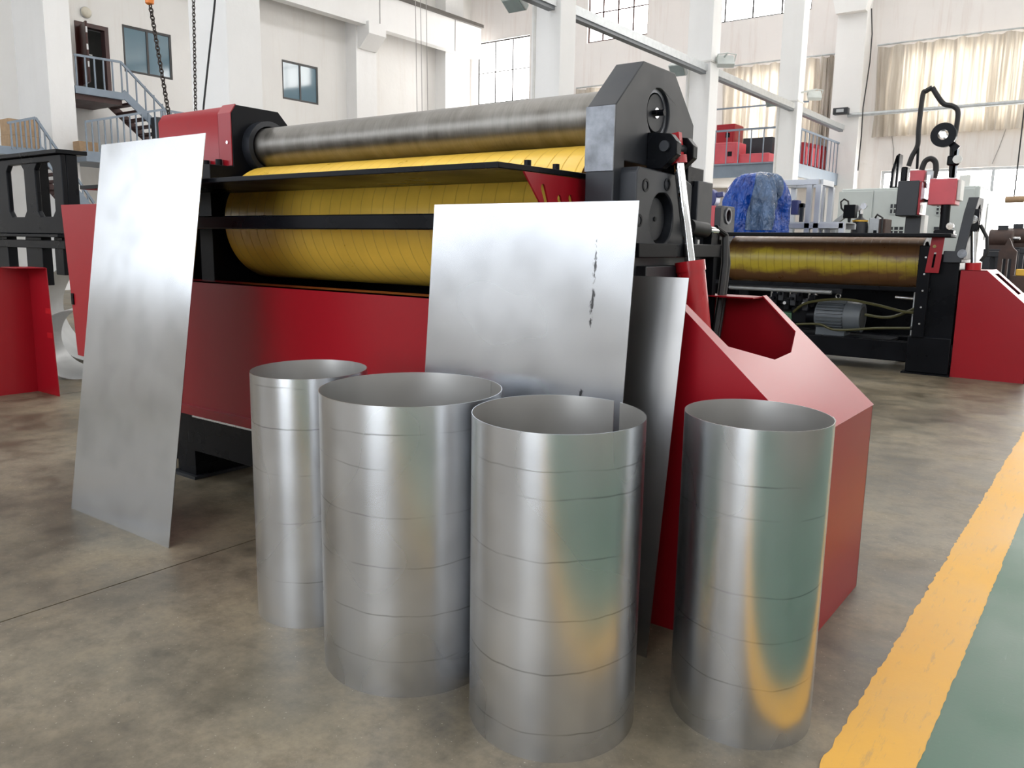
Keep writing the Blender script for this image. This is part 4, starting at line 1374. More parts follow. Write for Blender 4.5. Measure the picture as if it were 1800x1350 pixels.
# ================================================================== COLUMN ROW: cable tray, floodlights, hose reel
PZ = 5.68
tray = thing('cable_tray', (CX + 0.06, 19, PZ), 'grey steel cable tray running along the column row', 'cable tray')
for y0, y1 in ((8.0, 12.6), (13.2, 19.0), (19.6, 25.35), (25.95, 30.6)):
    B(CX - 0.25, CX - 0.05, y0, y1, PZ - 0.10, PZ - 0.08).build('tray_bottom', GALV, tray)
    B(CX - 0.07, CX - 0.05, y0, y1, PZ - 0.08, PZ + 0.06).build('tray_side', GALV, tray)
    B(CX - 0.25, CX - 0.23, y0, y1, PZ - 0.08, PZ + 0.06).build('tray_side', GALV, tray)
    m_l = B(CX - 0.22, CX - 0.08, y0 + 0.02, y1 - 0.02, PZ - 0.16, PZ - 0.10).build('shaded_tray_bar', MOTOR, tray)  # galvanised bar with its shadow put in as a darker grey
pipe = thing('wall_conduit', (0, 30.6, 5.7), 'grey conduit pipe running along the far wall below the curtain', 'pipe')
zp = at(1640, 190, 1, 30.7).z
MB().cyl((CX, 30.7, zp - 0.03), (3.5, 30.7, zp + 0.0), 0.07, n=16).build('pipe_run', GALV, pipe)
for x in (-6, -3, 0, 3):
    B(x - 0.04, x + 0.04, 30.7, YF, zp - 0.03, zp + 0.03).build('pipe_bracket', GALV, pipe)
for i, y in enumerate(COLY[:3]):
    o = MB()
    m = MB().box(CX - CW - 0.02, CX + 0.02, y - 0.025, y, PZ + 0.12, PZ + 0.16)
    m.box(CX, CX + 0.025, y, y + CD, PZ + 0.12, PZ + 0.16)
    m.box(CX - CW + 0.06, CX - CW + 0.10, y - 0.025, y, 3.0, PZ + 0.12)
    tag(m.build('column_conduit', pm('conduit_white%d' % i, (0.66, 0.65, 0.62), 0.5)), 'pale conduit wrapped round the %s column of the row' % ('nearest', 'second', 'third')[i], 'conduit', 'conduits on the columns')


def floodlight(p, ang, tilt, label, hold, s=0.2):
    root = thing('floodlight', p, label, 'floodlight', 'floodlights on the columns')
    M = Matrix.Rotation(ang, 3, 'Z') @ Matrix.Rotation(tilt, 3, 'X')
    p = Vector(p)

    def T(v):
        return p + M @ Vector(v)
    c = MB()
    c.add([T((x, y, z)) for z in (-0.06, 0.06) for x, y in ((-s, -s * 0.75), (s, -s * 0.75), (s, s * 0.75), (-s, s * 0.75))], [(0, 1, 2, 3), (7, 6, 5, 4), (0, 4, 5, 1), (1, 5, 6, 2), (2, 6, 7, 3), (3, 7, 4, 0)])
    c.build('lamp_housing', LAMPW, root, bev=0.01)
    g = MB()
    g.add([T((x * 0.85, y * 0.85, z)) for z in (-0.075, -0.06) for x, y in ((-s, -s * 0.75), (s, -s * 0.75), (s, s * 0.75), (-s, s * 0.75))], [(0, 1, 2, 3), (7, 6, 5, 4), (0, 4, 5, 1), (1, 5, 6, 2), (2, 6, 7, 3), (3, 7, 4, 0)])
    g.build('lamp_glass', pm('floodlight_glass_' + label[:9] + str(len(MATS)), (0.30, 0.36, 0.36), 0.15), root)
    for k in (-1, 1):
        MB().tube([T((s * k * 1.06, 0, 0)), T((s * k * 1.06, 0, 0.20)), T((0, 0, 0.24))], 0.015, 6).build('yoke', LAMPW, root)
    MB().tube([T((0, 0, 0.24)), p + Vector(hold)], 0.025, 6).build('mount_arm', LAMPW, root)
    return root


f1 = at(1275, 108, 0, CX + 0.22)
floodlight(f1, 0.6, 0.9, 'floodlight on the right side of the second column, tilted up', (-0.23, 0.2, 0.05))
f2 = at(1192, 122, 1, 19.0 - 0.25)
floodlight(f2, 0.0, -0.9, 'floodlight on the left of the second column under the cable tray', (0.1, 0.28, 0.15))
f3 = at(1431, 168, 0, CX + 0.22)
floodlight(f3, 0.6, 0.9, 'floodlight on the right side of the third column', (-0.30, -0.62, 0.0))
f4 = at(1358, 178, 1, 25.4 - 0.25)
floodlight(f4, 0.0, -0.9, 'floodlight on the left of the third column below the tray', (0.15, 0.28, 0.15))
f5 = at(905, 5, 1, 12.65 - 0.25)
floodlight(f5, 0.0, -0.6, 'floodlight at the top edge beside the nearest column', (0.25, 0.30, 0.2))
f6 = at(1476, 196, 1, 30.3)
o = thing('junction_box', f6, 'small dark junction box on the conduit at the last column', 'junction box')
B(f6.x - 0.25, f6.x + 0.25, 30.35, 30.6, f6.z - 0.08, f6.z + 0.14).build('box_body', DARK, o, bev=0.02)
B(f6.x - 0.12, f6.x + 0.12, 30.3, 30.35, f6.z - 0.02, f6.z + 0.08).build('box_cover', GALV, o)
h0 = at(1247, 350, 1, 18.6)
hr = thing('hose_reel', (h0.x, 18.6, h0.z), 'blue retractable hose reel on the second column', 'hose reel')
MB().cyl((h0.x - 0.02, 18.45, h0.z), (h0.x - 0.02, 18.75, h0.z), 0.24, n=28).build('reel_drum', BLUEPL, hr, bev=0.03)
MB().cyl((h0.x - 0.02, 18.42, h0.z), (h0.x - 0.02, 18.45, h0.z), 0.10, n=20).build('reel_hub', YELTAG, hr)
B(h0.x - 0.34, h0.x - 0.26, 18.5, 19.05, h0.z - 0.26, h0.z + 0.2).build('wall_bracket', BLACK, hr)
MB().bar((h0.x - 0.3, 18.6, h0.z + 0.05), (h0.x + 0.36, 18.6, h0.z + 0.10), 0.16, 0.12).build('reel_arm', BLUEPL, hr, bev=0.02)

# ================================================================== CURTAINS
def curtain(x0, x1, z0, z1, label, folds, y=YF - 0.22, seed=1):
    r = random.Random(seed)
    root = thing('curtain', ((x0 + x1) / 2, y, z0), label, 'curtain', 'curtains on the far wall')
    n, mz = int(folds * 14), 10
    ph = [r.uniform(0.75, 1.3) for _ in range(folds * 4)]
    vs, fs = [], []
    for j in range(mz + 1):
        v = j / mz
        for i in range(n + 1):
            u = i / n
            w = 0.10 * math.sin(u * folds * 2 * PI + 1.2 * math.sin(u * 23 + seed)) * (0.65 + 0.45 * (1 - v)) + 0.03 * math.sin(u * 61 + 3 * v)
            sag = 0.10 * abs(math.sin(u * folds * 0.5 * PI)) if j == mz else 0.0
            vs.append((x0 + (x1 - x0) * u + 0.03 * math.sin(v * 5 + u * 30), y + w * 0.9, z0 + (z1 - z0) * v - sag * 0.7))
    for j in range(mz):
        for i in range(n):
            a = j * (n + 1) + i
            fs.append((a, a + 1, a + n + 2, a + n + 1))
    MB().add(vs, fs).build('cloth', CURTAIN, root, smooth=80, fix=False)
    MB().cyl((x0 - 0.03, y, z1 + 0.03), (x1 + 0.03, y, z1 + 0.03), 0.03, n=10).build('curtain_rod', GALV, root)
    return root


curtain(-7.75, -0.6, 5.35, 8.36, 'wide beige curtain over the long window on the right', 22, seed=1)
curtain(-13.3, -9.7, 4.75, 8.25, 'beige curtain over the window above the red cabinets', 11, seed=2)
curtain(-9.62, -9.12, 4.9, 8.25, 'narrow strip of beige curtain between the third and last columns', 3, seed=3)
curtain(-19.9, -16.2, 4.6, 8.1, 'beige curtain partly hidden behind the black arched end frame', 11, seed=4)

# ================================================================== MEZZANINE: red cabinets
def red_cabinet(px0, py0, px1, py1, y, d, mat, label, door=True):
    a, b = at(px0, py1, 1, y), at(px1, py0, 1, y)
    root = thing('red_cabinet', ((a.x + b.x) / 2, y, MZ1), label, 'machine cabinet', 'red machine parts stored on the mezzanine')
    B(a.x, b.x, y, y + d, MZ1, b.z).build('cabinet_body', mat, root, bev=0.02)
    if door:
        B(a.x + 0.06, b.x - 0.06, y - 0.02, y, MZ1 + 0.1, b.z - 0.1).build('cabinet_door', mat, root, bev=0.008)
        B(b.x - 0.3, b.x - 0.15, y - 0.03, y - 0.02, b.z - 0.45, b.z - 0.3).build('switch_plate', BLACK, root)
    return root


red_cabinet(1250, 249, 1296, 288, 26.4, 0.8, PINK, 'pink-red machine cabinet at the front of the mezzanine, left end')
red_cabinet(1258, 217, 1292, 250, 27.6, 0.8, RED, 'dark red machine casing standing behind the pink-red cabinet')
red_cabinet(1298, 268, 1352, 290, 26.6, 1.0, PINK, 'low pink-red guard lying on the mezzanine near the third column', False)
red_cabinet(1303, 240, 1358, 290, 27.9, 0.6, DARK, 'dark grey cabinet at the back of the mezzanine', False)
for i, (a, b) in enumerate(((1416, 1423), (1426, 1433), (1436, 1443), (1446, 1453))):
    y = 27.0 + i * 0.9
    p0, p1 = at(a, 252 + 2 * i, 0, -9.2), at(b, 252 + 2 * i, 0, -9.2)
    o = thing('red_guard_panel', (-9.2, p0.y, MZ1), '%s of four dark red guards behind the end railing' % ('nearest', 'second', 'third', 'farthest')[i], 'guard', 'dark red guards behind the end railing')
    B(-9.7, -9.2, p0.y, p1.y, MZ1, p0.z + 0.05).build('guard_body', RED, o, bev=0.02)
    B(-9.21, -9.17, p0.y + 0.05, p1.y - 0.05, MZ1 + 0.2, p0.z - 0.1).build('guard_rib', PINK, o)

# ================================================================== BEHIND THE FAR MACHINE
# tarp-covered machine
TY = 14.6
pl, pr_, ptop = at(1279, 395, 1, TY), at(1382, 350, 1, TY), at(1330, 303, 1, TY)
tcx = (at(1283, 380, 1, TY).x + at(1380, 380, 1, TY).x) / 2
hw = (at(1380, 380, 1, TY).x - at(1283, 380, 1, TY).x) / 2
tarp = thing('tarp_covered_machine', (tcx, TY, 0), 'machine wrapped in shiny blue plastic tarpaulin behind the far roll', 'covered machine')
rr = random.Random(11)
n, mz = 72, 34
vs, fs = [], []
H = ptop.z
prof = [(0.0, 1.12), (0.12, 1.06), (0.30, 0.97), (0.45, 1.02), (0.62, 0.98), (0.74, 1.0), (0.86, 0.90), (0.94, 0.76), (0.98, 0.52), (1.0, 0.0)]


def pr(v):
    for (a, x), (b, y) in zip(prof[:-1], prof[1:]):
        if v <= b:
            return x + (y - x) * (v - a) / (b - a)
    return 0.0


for j in range(mz + 1):
    v = (j / mz) ** 0.8
    zb = 0.95 + (H - 0.95) * v
    for i in range(n):
        u = 2 * PI * i / n
        c, s = math.cos(u), math.sin(u)
        sq = (abs(c) ** 2.8 + abs(s) ** 2.8) ** (-1 / 2.8)
        wr = 0.16 * abs(math.sin(3.5 * u + 2.2 * v)) + 0.12 * abs(math.sin(6.5 * u - 4 * v)) + 0.05 * math.sin(4 * u + 9 * v) + 0.07 * abs(math.sin(12 * u + 7 * v)) - 0.20
        r = pr(v) * (sq + wr * (1.25 - v * 0.6))
        vs.append((tcx + hw * r * c, TY + 0.55 * r * s, zb + 0.06 * math.sin(3 * u + 1) * (1 - v)))
for j in range(mz):
    for i in range(n):
        fs.append((j * n + i, j * n + (i + 1) % n, (j + 1) * n + (i + 1) % n, (j + 1) * n + i))
fs.append(tuple(range(mz * n, (mz + 1) * n)))
MB().add(vs, fs).build('tarpaulin', TARP, tarp, smooth=25)
B(tcx - hw * 0.8, tcx + hw * 0.8, TY - 0.35, TY + 0.35, 0.0, 1.1).build('machine_base', BLACK, tarp, bev=0.02)
# clear film thrown over the top right shoulder
vs, fs = [], []
n2, m2 = 26, 22
for j in range(m2 + 1):
    v = 0.45 + 0.545 * j / m2
    for i in range(n2 + 1):
        u = -PI * 0.46 + 0.38 * PI * i / n2 * (0.35 + 0.65 * v) + 0.10 * math.sin(v * 9)
        c, s = math.cos(u), math.sin(u)
        sq = (abs(c) ** 2.8 + abs(s) ** 2.8) ** (-1 / 2.8)
        wr = 0.16 * abs(math.sin(3.5 * u + 2.2 * v)) + 0.12 * abs(math.sin(6.5 * u - 4 * v)) + 0.05 * math.sin(4 * u + 9 * v) + 0.07 * abs(math.sin(12 * u + 7 * v)) - 0.20
        r = pr(v) * (sq + wr * (1.25 - v * 0.6)) + 0.04 + 0.015 * math.sin(31 * u + 17 * v)
        vs.append((tcx + hw * r * c, TY + 0.55 * r * s, 0.95 + (H - 0.95) * v + 0.012))
for j in range(m2):
    for i in range(n2):
        a = j * (n2 + 1) + i
        fs.append((a, a + 1, a + n2 + 2, a + n2 + 1))
MB().add(vs, fs).build('plastic_film', FILM, tarp, smooth=40, fix=False)

# aluminium profile frame with bench
AY = 16.0
al = thing('profile_frame', (at(1410, 400, 1, AY).x, AY, 0), 'grey aluminium profile frame and bench between tarp and cabinet', 'frame')


def P2(px, py, y):
    return at(px, py, 1, y)


fx0, fx1 = P2(1372, 330, AY).x, P2(1440, 330, AY).x
fz1, fzm = P2(1425, 325, AY).z, P2(1425, 392, AY).z
for x in (fx0, fx1, P2(1424, 330, AY).x):
    for y in (AY, AY + 0.8):
        B(x - 0.05, x + 0.05, y - 0.05, y + 0.05, 0, fz1).build('upright', ALU, al, bev=0.005)
for y in (AY, AY + 0.8):
    B(fx0, fx1, y - 0.05, y + 0.05, fz1, fz1 + 0.10).build('cross_bar', ALU, al, bev=0.005)
    B(fx0, fx1 + 0.5, y - 0.05, y + 0.05, fzm - 0.10, fzm).build('bench_rail', ALU, al, bev=0.005)
for x in (fx0, fx1):
    B(x - 0.05, x + 0.05, AY + 0.05, AY + 0.75, fz1, fz1 + 0.10).build('side_bar', ALU, al)
B(fx0, fx1 + 0.5, AY, AY + 0.8, fzm, fzm + 0.02).build('bench_top', ALU, al)
B(fx1 + 0.42, fx1 + 0.52, AY - 0.05, AY + 0.05, 0, fzm).build('upright', ALU, al)
m = al
q = P2(1402, 363, AY + 0.4)
sn = thing('blue_bracket_tool', (q.x, AY + 0.4, fzm + 0.02), 'small blue and grey tool standing on the profile bench', 'tool')
B(q.x - 0.10, q.x + 0.04, AY + 0.3, AY + 0.5, q.z - 0.16, q.z + 0.12).build('tool_body', BLUEPL, sn, bev=0.02)
B(q.x + 0.06, q.x + 0.12, AY + 0.36, AY + 0.44, fzm + 0.02, q.z + 0.06).build('tool_post', DARK, sn)
B(q.x - 0.02, q.x + 0.14, AY + 0.36, AY + 0.44, q.z - 0.02, q.z + 0.05).build('tool_arm', DARK, sn)

# drilling / welding arm
DY = 17.3
da = thing('jointed_arm', (P2(1465, 395, DY).x, DY, 0), 'small jointed tapping arm with a looped cable in front of the cabinet', 'tool arm')
b0, b1, b2_ = P2(1462, 397, DY), P2(1482, 378, DY), P2(1494, 371, DY)
B(b0.x - 0.12, b0.x + 0.12, DY - 0.12, DY + 0.12, 0, b0.z).build('arm_post', GALV, da, bev=0.01)
MB().bar(b0, b2_, 0.10, 0.10).build('arm_link', GALV, da, bev=0.015)
B(b2_.x - 0.10, b2_.x + 0.12, DY - 0.1, DY + 0.1, b2_.z - 0.14, b2_.z + 0.12).build('tool_head', BLACK, da, bev=0.015)
MB().cyl(b2_ + Vector((0, 0, -0.14)), b2_ + Vector((0, 0, -0.36)), 0.035, 0.012, n=12).build('tool_bit', DARK, da)
lp_ = [P2(1492, 365, DY), P2(1491, 354, DY), P2(1484, 350, DY), P2(1478, 355, DY), P2(1479, 366, DY), P2(1486, 374, DY)]
MB().tube(lp_, 0.018, 8).build('arm_cable', RUBBER, da)
# gas bottle
GY = 17.5
g0, g1 = P2(1512, 388, GY), P2(1512, 420, GY)
gx = g0.x
gb_ = thing('gas_bottle', (gx, GY, 0), 'dark steel gas bottle with pressure regulator behind the far machine', 'gas bottle')
gz = P2(1512, 388, GY).z
rg0 = 0.16
vs, fs = [], []
pf = [(rg0, 0.0), (rg0, gz - 0.12), (rg0 * 0.93, gz - 0.05), (rg0 * 0.7, gz + 0.02), (rg0 * 0.35, gz + 0.06), (rg0 * 0.22, gz + 0.09), (rg0 * 0.22, gz + 0.13)]
n = 28
for r, z in pf:
    for i in range(n):
        vs.append((gx + r * math.cos(2 * PI * i / n), GY + r * math.sin(2 * PI * i / n), z))
for j in range(len(pf) - 1):
    for i in range(n):
        fs.append((j * n + i, j * n + (i + 1) % n, (j + 1) * n + (i + 1) % n, (j + 1) * n + i))
fs += [tuple(range(n)), tuple(range((len(pf) - 1) * n, len(pf) * n))]
MB().add(vs, fs).build('bottle_body', DARK, gb_, smooth=50)
MB().ring((gx, GY, gz - 0.02), (gx, GY, gz + 0.01), rg0 * 0.92, rg0 * 0.7, 28).build('neck_band', YELTAG, gb_)
MB().cyl((gx, GY, gz + 0.13), (gx, GY, gz + 0.22), 0.045, n=14).build('valve', ZINC, gb_)
MB().cyl((gx - 0.05, GY - 0.03, gz + 0.24), (gx - 0.05, GY - 0.09, gz + 0.24), 0.06, n=18).build('gauge', ZINC, gb_)
MB().cyl((gx + 0.06, GY - 0.03, gz + 0.28), (gx + 0.06, GY - 0.09, gz + 0.28), 0.06, n=18).build('gauge', ZINC, gb_)
MB().cyl((gx, GY, gz + 0.22), (gx, GY, gz + 0.32), 0.03, n=10).build('hand_wheel', ZINC, gb_)
# welding power box beside the bottle
wq0, wq1 = P2(1527, 420, GY), P2(1560, 383, GY)
wb = thing('welding_power_unit', (wq0.x, GY, 0), 'grey and orange-brown welding power unit beside the gas bottle', 'welding unit')
B(wq0.x, wq1.x - 0.12, GY - 0.1, GY + 0.4, 0.0, wq1.z).build('unit_body', GALV, wb, bev=0.015)
B(wq1.x - 0.12, wq1.x, GY - 0.1, GY + 0.4, 0.0, wq1.z - 0.02).build('unit_end_cap', RUST, wb, bev=0.015)
MB().tube([(wq1.x - 0.2, GY - 0.1, wq1.z), (wq1.x - 0.16, GY - 0.14, wq1.z + 0.06), (wq1.x - 0.06, GY - 0.14, wq1.z), (wq1.x - 0.05, GY - 0.14, wq1.z - 0.4)], 0.02, 8).build('unit_cable', RUBBER, wb)
B(wq0.x + 0.10, wq0.x + 0.16, GY - 0.12, GY - 0.1, wq1.z - 0.3, wq1.z - 0.24).build('unit_knob', BLACK, wb)

# CNC machining centre
KY = 20.5
kx0, kx1 = P2(1474, 400, KY).x, P2(1716, 400, KY).x
kz = P2(1650, 328, KY).z
cn = thing('machining_centre', ((kx0 + kx1) / 2, KY, 0), 'long pale grey machining centre cabinet in front of the bright doorway', 'machine cabinet')
ky1 = at(1746, 400, 0, kx1).y
B(kx0, kx1, KY, ky1, 0, kz).build('cabinet_body', CNC, cn, bev=0.03)
for px0, px1 in ((1476, 1536), (1538, 1604), (1606, 1660), (1662, 1714)):
    a, b = P2(px0, 335, KY).x, P2(px1, 335, KY).x
    B(a, b, KY - 0.03, KY, 0.1, kz - 0.06).build('cabinet_panel', CNC, cn, bev=0.01)
for (px0, py0, px1, py1) in ((1562, 398, 1590, 412), (1564, 358, 1578, 376), (1645, 358, 1660, 378), (1640, 398, 1665, 412)):
    a, b = P2(px0, py1, KY), P2(px1, py0, KY)
    o = B(a.x, b.x, KY - 0.05, KY - 0.03, a.z, b.z).build('vent_panel', DARK, cn)
    nx, nz = max(2, int((b.x - a.x) / 0.09)), max(2, int((b.z - a.z) / 0.08))
    g = MB()
    for i in range(nx + 1):
        x = a.x + (b.x - a.x) * i / nx
        g.box(x - 0.012, x + 0.012, KY - 0.06, KY - 0.05, a.z, b.z)
    for i in range(nz + 1):
        z = a.z + (b.z - a.z) * i / nz
        g.box(a.x, b.x, KY - 0.06, KY - 0.05, z - 0.012, z + 0.012)
    g.build('vent_grille', CNC, o)
B(kx1, kx1 + 0.03, KY + 0.2, ky1 - 0.2, 0.3, kz - 0.4).build('side_door', CREAM, cn, bev=0.01)
s0, s1 = at(1729, 422, 0, kx1 + 0.03), at(1736, 358, 0, kx1 + 0.03)
B(kx1 + 0.03, kx1 + 0.05, s0.y, s1.y, s0.z, s1.z).build('side_window', GALV, cn)
q0, q1 = P2(1688, 322, KY + 0.8), P2(1708, 316, KY + 0.8)
B(q0.x, q1.x, KY + 0.6, KY + 1.4, kz, kz + 0.28).build('roof_unit', CREAM, cn, bev=0.02)
B(P2(1460, 370, KY).x, P2(1463, 370, KY).x, KY - 0.02, KY, 1.0, 1.1).build('cabinet_handle', BLACK, cn)
# black arched frame standing on the cabinet roof
ar0, ar1 = P2(1563, 330, KY + 0.5), P2(1582, 270, KY + 0.5)
ar = thing('arched_frame', ((ar0.x + ar1.x) / 2, KY + 0.5, kz), 'black arched machine frame standing on top of the pale grey cabinet', 'machine part')
yy = KY + 0.5
prf = [(ar0.x, kz), (ar0.x + 0.02, kz + 0.45), (ar0.x + 0.09, ar1.z - 0.05), (ar0.x + 0.14, ar1.z), (ar1.x, ar1.z), (ar1.x, kz), (ar1.x - 0.05, kz), (ar1.x - 0.05, ar1.z - 0.14), (ar1.x - 0.10, kz + 0.35), (ar1.x - 0.10, kz)]
MB().plate(prf, [], lambda x, z: (x, yy, z), (0, 0.35, 0)).build('arch_plate', BLACK, ar, bev=0.01)
B(ar0.x, ar1.x, yy, yy + 0.35, kz, kz + 0.06).build('arch_foot', BLACK, ar)

# welding column with control boxes, spool and cable loop
VY = 13.6
vc = thing('welding_column', (P2(1607, 400, VY).x, VY, 0), 'automatic welding column with red and black control boxes and looped black cable', 'welding machine')
cx0, cx1 = P2(1590, 400, VY).x, P2(1617, 400, VY).x
zb_ = P2(1600, 378, VY).z
B(cx0, cx1, VY, VY + 0.30, 0, zb_).build('main_post', DARK, vc, bev=0.01)
B(cx1, cx1 + 0.05, VY + 0.02, VY + 0.28, 0, zb_).build('post_cover', CREAM, vc)
a, b = P2(1573, 380, VY - 0.25), P2(1617, 317, VY - 0.25)
B(a.x, b.x, VY - 0.25, VY + 0.25, a.z, b.z).build('control_box', DARK, vc, bev=0.015)
B(b.x, b.x + 0.03, VY - 0.24, VY + 0.24, a.z + 0.02, b.z - 0.02).build('control_panel', RED, vc, bev=0.005)
B(b.x + 0.03, b.x + 0.036, VY - 0.20, VY - 0.06, a.z + 0.05, a.z + 0.16).build('panel_sticker', CREAM, vc)
B(b.x + 0.03, b.x + 0.05, VY - 0.1, VY + 0.1, b.z - 0.25, b.z - 0.10).build('panel_display', CHROME, vc)
a2, b2_ = P2(1598, 317, VY), P2(1626, 299, VY)
B(a2.x, b2_.x, VY, VY + 0.3, a2.z - 0.03, b2_.z).build('slide_box', PINK, vc, bev=0.01)
a3, b3 = P2(1579, 317, VY + 0.2), P2(1612, 291, VY + 0.2)
B(a3.x, b3.x - 0.15, VY + 0.31, VY + 0.5, a3.z - 0.05, b3.z).build('motor_housing', BLACK, vc, bev=0.02)
a4, b4 = P2(1630, 360, VY - 0.1), P2(1683, 313, VY - 0.1)
B(a4.x, b4.x, VY - 0.1, VY + 0.3, a4.z, b4.z).build('torch_carriage', PINK, vc, bev=0.01)
B(b4.x, b4.x + 0.05, VY - 0.05, VY + 0.25, a4.z + 0.06, b4.z - 0.02).build('carriage_cover', CREAM, vc, bev=0.01)
B(b.x + 0.036, a4.x, VY + 0.02, VY + 0.25, a4.z + 0.05, b4.z - 0.02).build('cross_slide', BLACK, vc)
B(b.x + 0.05, a4.x - 0.01, VY - 0.03, VY + 0.02, a4.z + 0.08, b4.z + 0.06).build('rack_strip', CHROME, vc)
t0, t1 = P2(1663, 360, VY), P2(1659, 404, VY)
MB().cyl(t0, t1, 0.065, n=16).build('torch_column', BLACK, vc)
B(t1.x - 0.12, t1.x + 0.14, VY - 0.1, VY + 0.12, t1.z - 0.10, t1.z).build('torch_holder', BLACK, vc, bev=0.02)
MB().cyl(t1 + Vector((0.1, -0.1, 0.05)), t1 + Vector((0.1, -0.16, 0.05)), 0.05, n=16).build('torch_knob', CHROME, vc)
MB().cyl(t1 + Vector((-0.02, -0.02, -0.10)), t1 + Vector((-0.02, -0.02, -0.30)), 0.03, 0.012, n=12).build('torch_nozzle', ZINC, vc)
# mast with gauge and wire spool
m0, m1, m2_ = P2(1674, 313, VY + 0.1), P2(1681, 262, VY + 0.1), P2(1665, 247, VY + 0.1)
B(m0.x - 0.03, m0.x + 0.03, VY + 0.08, VY + 0.12, m0.z, m1.z).build('spool_mast', BLACK, vc)
B(m1.x - 0.02, m1.x + 0.04, VY + 0.08, VY + 0.12, m0.z, m1.z).build('spool_mast', GALV, vc)
MB().bar(m1 + Vector((0.02, 0, 0)), m2_, 0.05, 0.09).build('spool_arm', BLACK, vc)
gq = P2(1683, 280, VY)
MB().cyl((gq.x, VY + 0.06, gq.z), (gq.x, VY - 0.02, gq.z), 0.06, n=20).build('pressure_gauge', CREAM, vc)
B(gq.x - 0.14, gq.x + 0.02, VY + 0.02, VY + 0.10, gq.z - 0.08, gq.z + 0.06).build('regulator', BLACK, vc, bev=0.02)
sq_ = P2(1660, 238, VY + 0.05)
sp = MB().ring((sq_.x, VY - 0.05, sq_.z), (sq_.x, VY + 0.10, sq_.z), 0.165, 0.07, 32).build('wire_spool', BLACK, vc)
MB().ring((sq_.x, VY - 0.03, sq_.z), (sq_.x, VY - 0.02, sq_.z), 0.172, 0.15, 32).build('spool_rim', DARK, sp)
MB().cyl((sq_.x, VY - 0.06, sq_.z), (sq_.x, VY + 0.1, sq_.z), 0.045, n=16).build('spool_hub', ZINC, sp)


def loop(pts, y, r, mat, root, name):
    P = [P2(px, py, y) for px, py in pts]
    fine = []
    for i in range(len(P) - 1):
        a = P[max(0, i - 1)]; b = P[i]; c_ = P[i + 1]; d = P[min(len(P) - 1, i + 2)]
        for j in range(8):
            t = j / 8
            fine.append(0.5 * ((2 * b) + (-a + c_) * t + (2 * a - 5 * b + 4 * c_ - d) * t * t + (-a + 3 * b - 3 * c_ + d) * t ** 3))
    fine.append(P[-1])
    return MB().tube(fine, r, 8).build(name, mat, root)


loop([(1597, 292), (1603, 275), (1613, 255), (1615, 225), (1622, 168), (1628, 160), (1639, 154)], VY + 0.15, 0.036, RUBBER, vc, 'cable_loop')
loop([(1639, 154), (1650, 172), (1660, 183), (1676, 187), (1684, 198), (1680, 230), (1675, 250), (1673, 290), (1672, 312)], VY + 0.15, 0.036, RUBBER, vc, 'cable_loop')
loop([(1620, 299), (1626, 284), (1636, 279), (1644, 285), (1645, 300), (1642, 313)], VY + 0.12, 0.04, RUBBER, vc, 'cable_loop')
MB().cyl(P2(1612, 297, VY + 0.15), P2(1614, 258, VY + 0.15), 0.02, n=8).build('cable_stay', BLACK, vc)
B(P2(1634, 300, VY).x - 0.05, P2(1634, 300, VY).x + 0.05, VY + 0.05, VY + 0.2, b4.z, P2(1634, 300, VY).z).build('drive_motor', GALV, vc, bev=0.01)

# machine parts at the right edge
EY = 15.5
e = thing('iron_casting', (P2(1772, 470, EY).x, EY, 0), 'rusty brown iron casting shaped like a chair back at the right edge', 'casting')
a, b = P2(1752, 475, EY), P2(1790, 422, EY)
cz = b.z
cas = [(a.x, 0.0), (a.x, cz - 0.18), (a.x + 0.06, cz - 0.12), (a.x + 0.10, cz - 0.02), ((a.x + b.x) / 2, cz + 0.03), (b.x - 0.10, cz - 0.02), (b.x - 0.06, cz - 0.12), (b.x, cz - 0.18), (b.x, 0.0), (b.x - 0.06, 0.0), (b.x - 0.06, cz - 0.3), (b.x - 0.14, cz - 0.3), (b.x - 0.14, 0.6), (a.x + 0.14, 0.6), (a.x + 0.14, cz - 0.3), (a.x + 0.06, cz - 0.3), (a.x + 0.06, 0.0)]
MB().plate(cas, [], lambda x, z: (x, EY, z), (0, 0.12, 0)).build('casting_back', RUST, e, bev=0.01)
B(a.x + 0.06, b.x - 0.06, EY + 0.01, EY + 0.11, 0.55, 0.62).build('casting_base', RUST, e)
for i, (p0, p1, q0, q1, y, mt, lb) in enumerate(((1731, 455, 1763, 442, 17.2, DARK, 'dark steel work table left of the rusty casting'), (1790, 455, 1812, 436, 17.6, DARK, 'dark steel work table right of the rusty casting'), (1738, 440, 1772, 408, 20.0, MOTOR, 'grey green steel cabinet behind the rusty casting'))):
    a, b = P2(p0, p1, y), P2(q0, q1, y)
    t = thing('work_table' if i < 2 else 'steel_cabinet', ((a.x + b.x) / 2, y, 0), lb, 'table' if i < 2 else 'cabinet')
    if i < 2:
        B(a.x, b.x, y, y + 0.8, b.z - 0.10, b.z).build('table_top', mt, t, bev=0.01)
        for x in (a.x + 0.04, b.x - 0.04):
            for yy in (y + 0.05, y + 0.75):
                B(x - 0.035, x + 0.035, yy - 0.035, yy + 0.035, 0, b.z - 0.10).build('leg', mt, t)
        B(a.x + 0.02, b.x - 0.02, y + 0.1, y + 0.7, 0.55, 0.58).build('lower_shelf', mt, t)
    else:
        B(a.x, b.x, y, y + 0.6, 0, b.z).build('cabinet_body', mt, t, bev=0.01)
        B(a.x + 0.04, (a.x + b.x) / 2 - 0.01, y - 0.02, y, 0.1, b.z - 0.05).build('cabinet_door', mt, t)
        B((a.x + b.x) / 2 + 0.01, b.x - 0.04, y - 0.02, y, 0.1, b.z - 0.05).build('cabinet_door', mt, t)
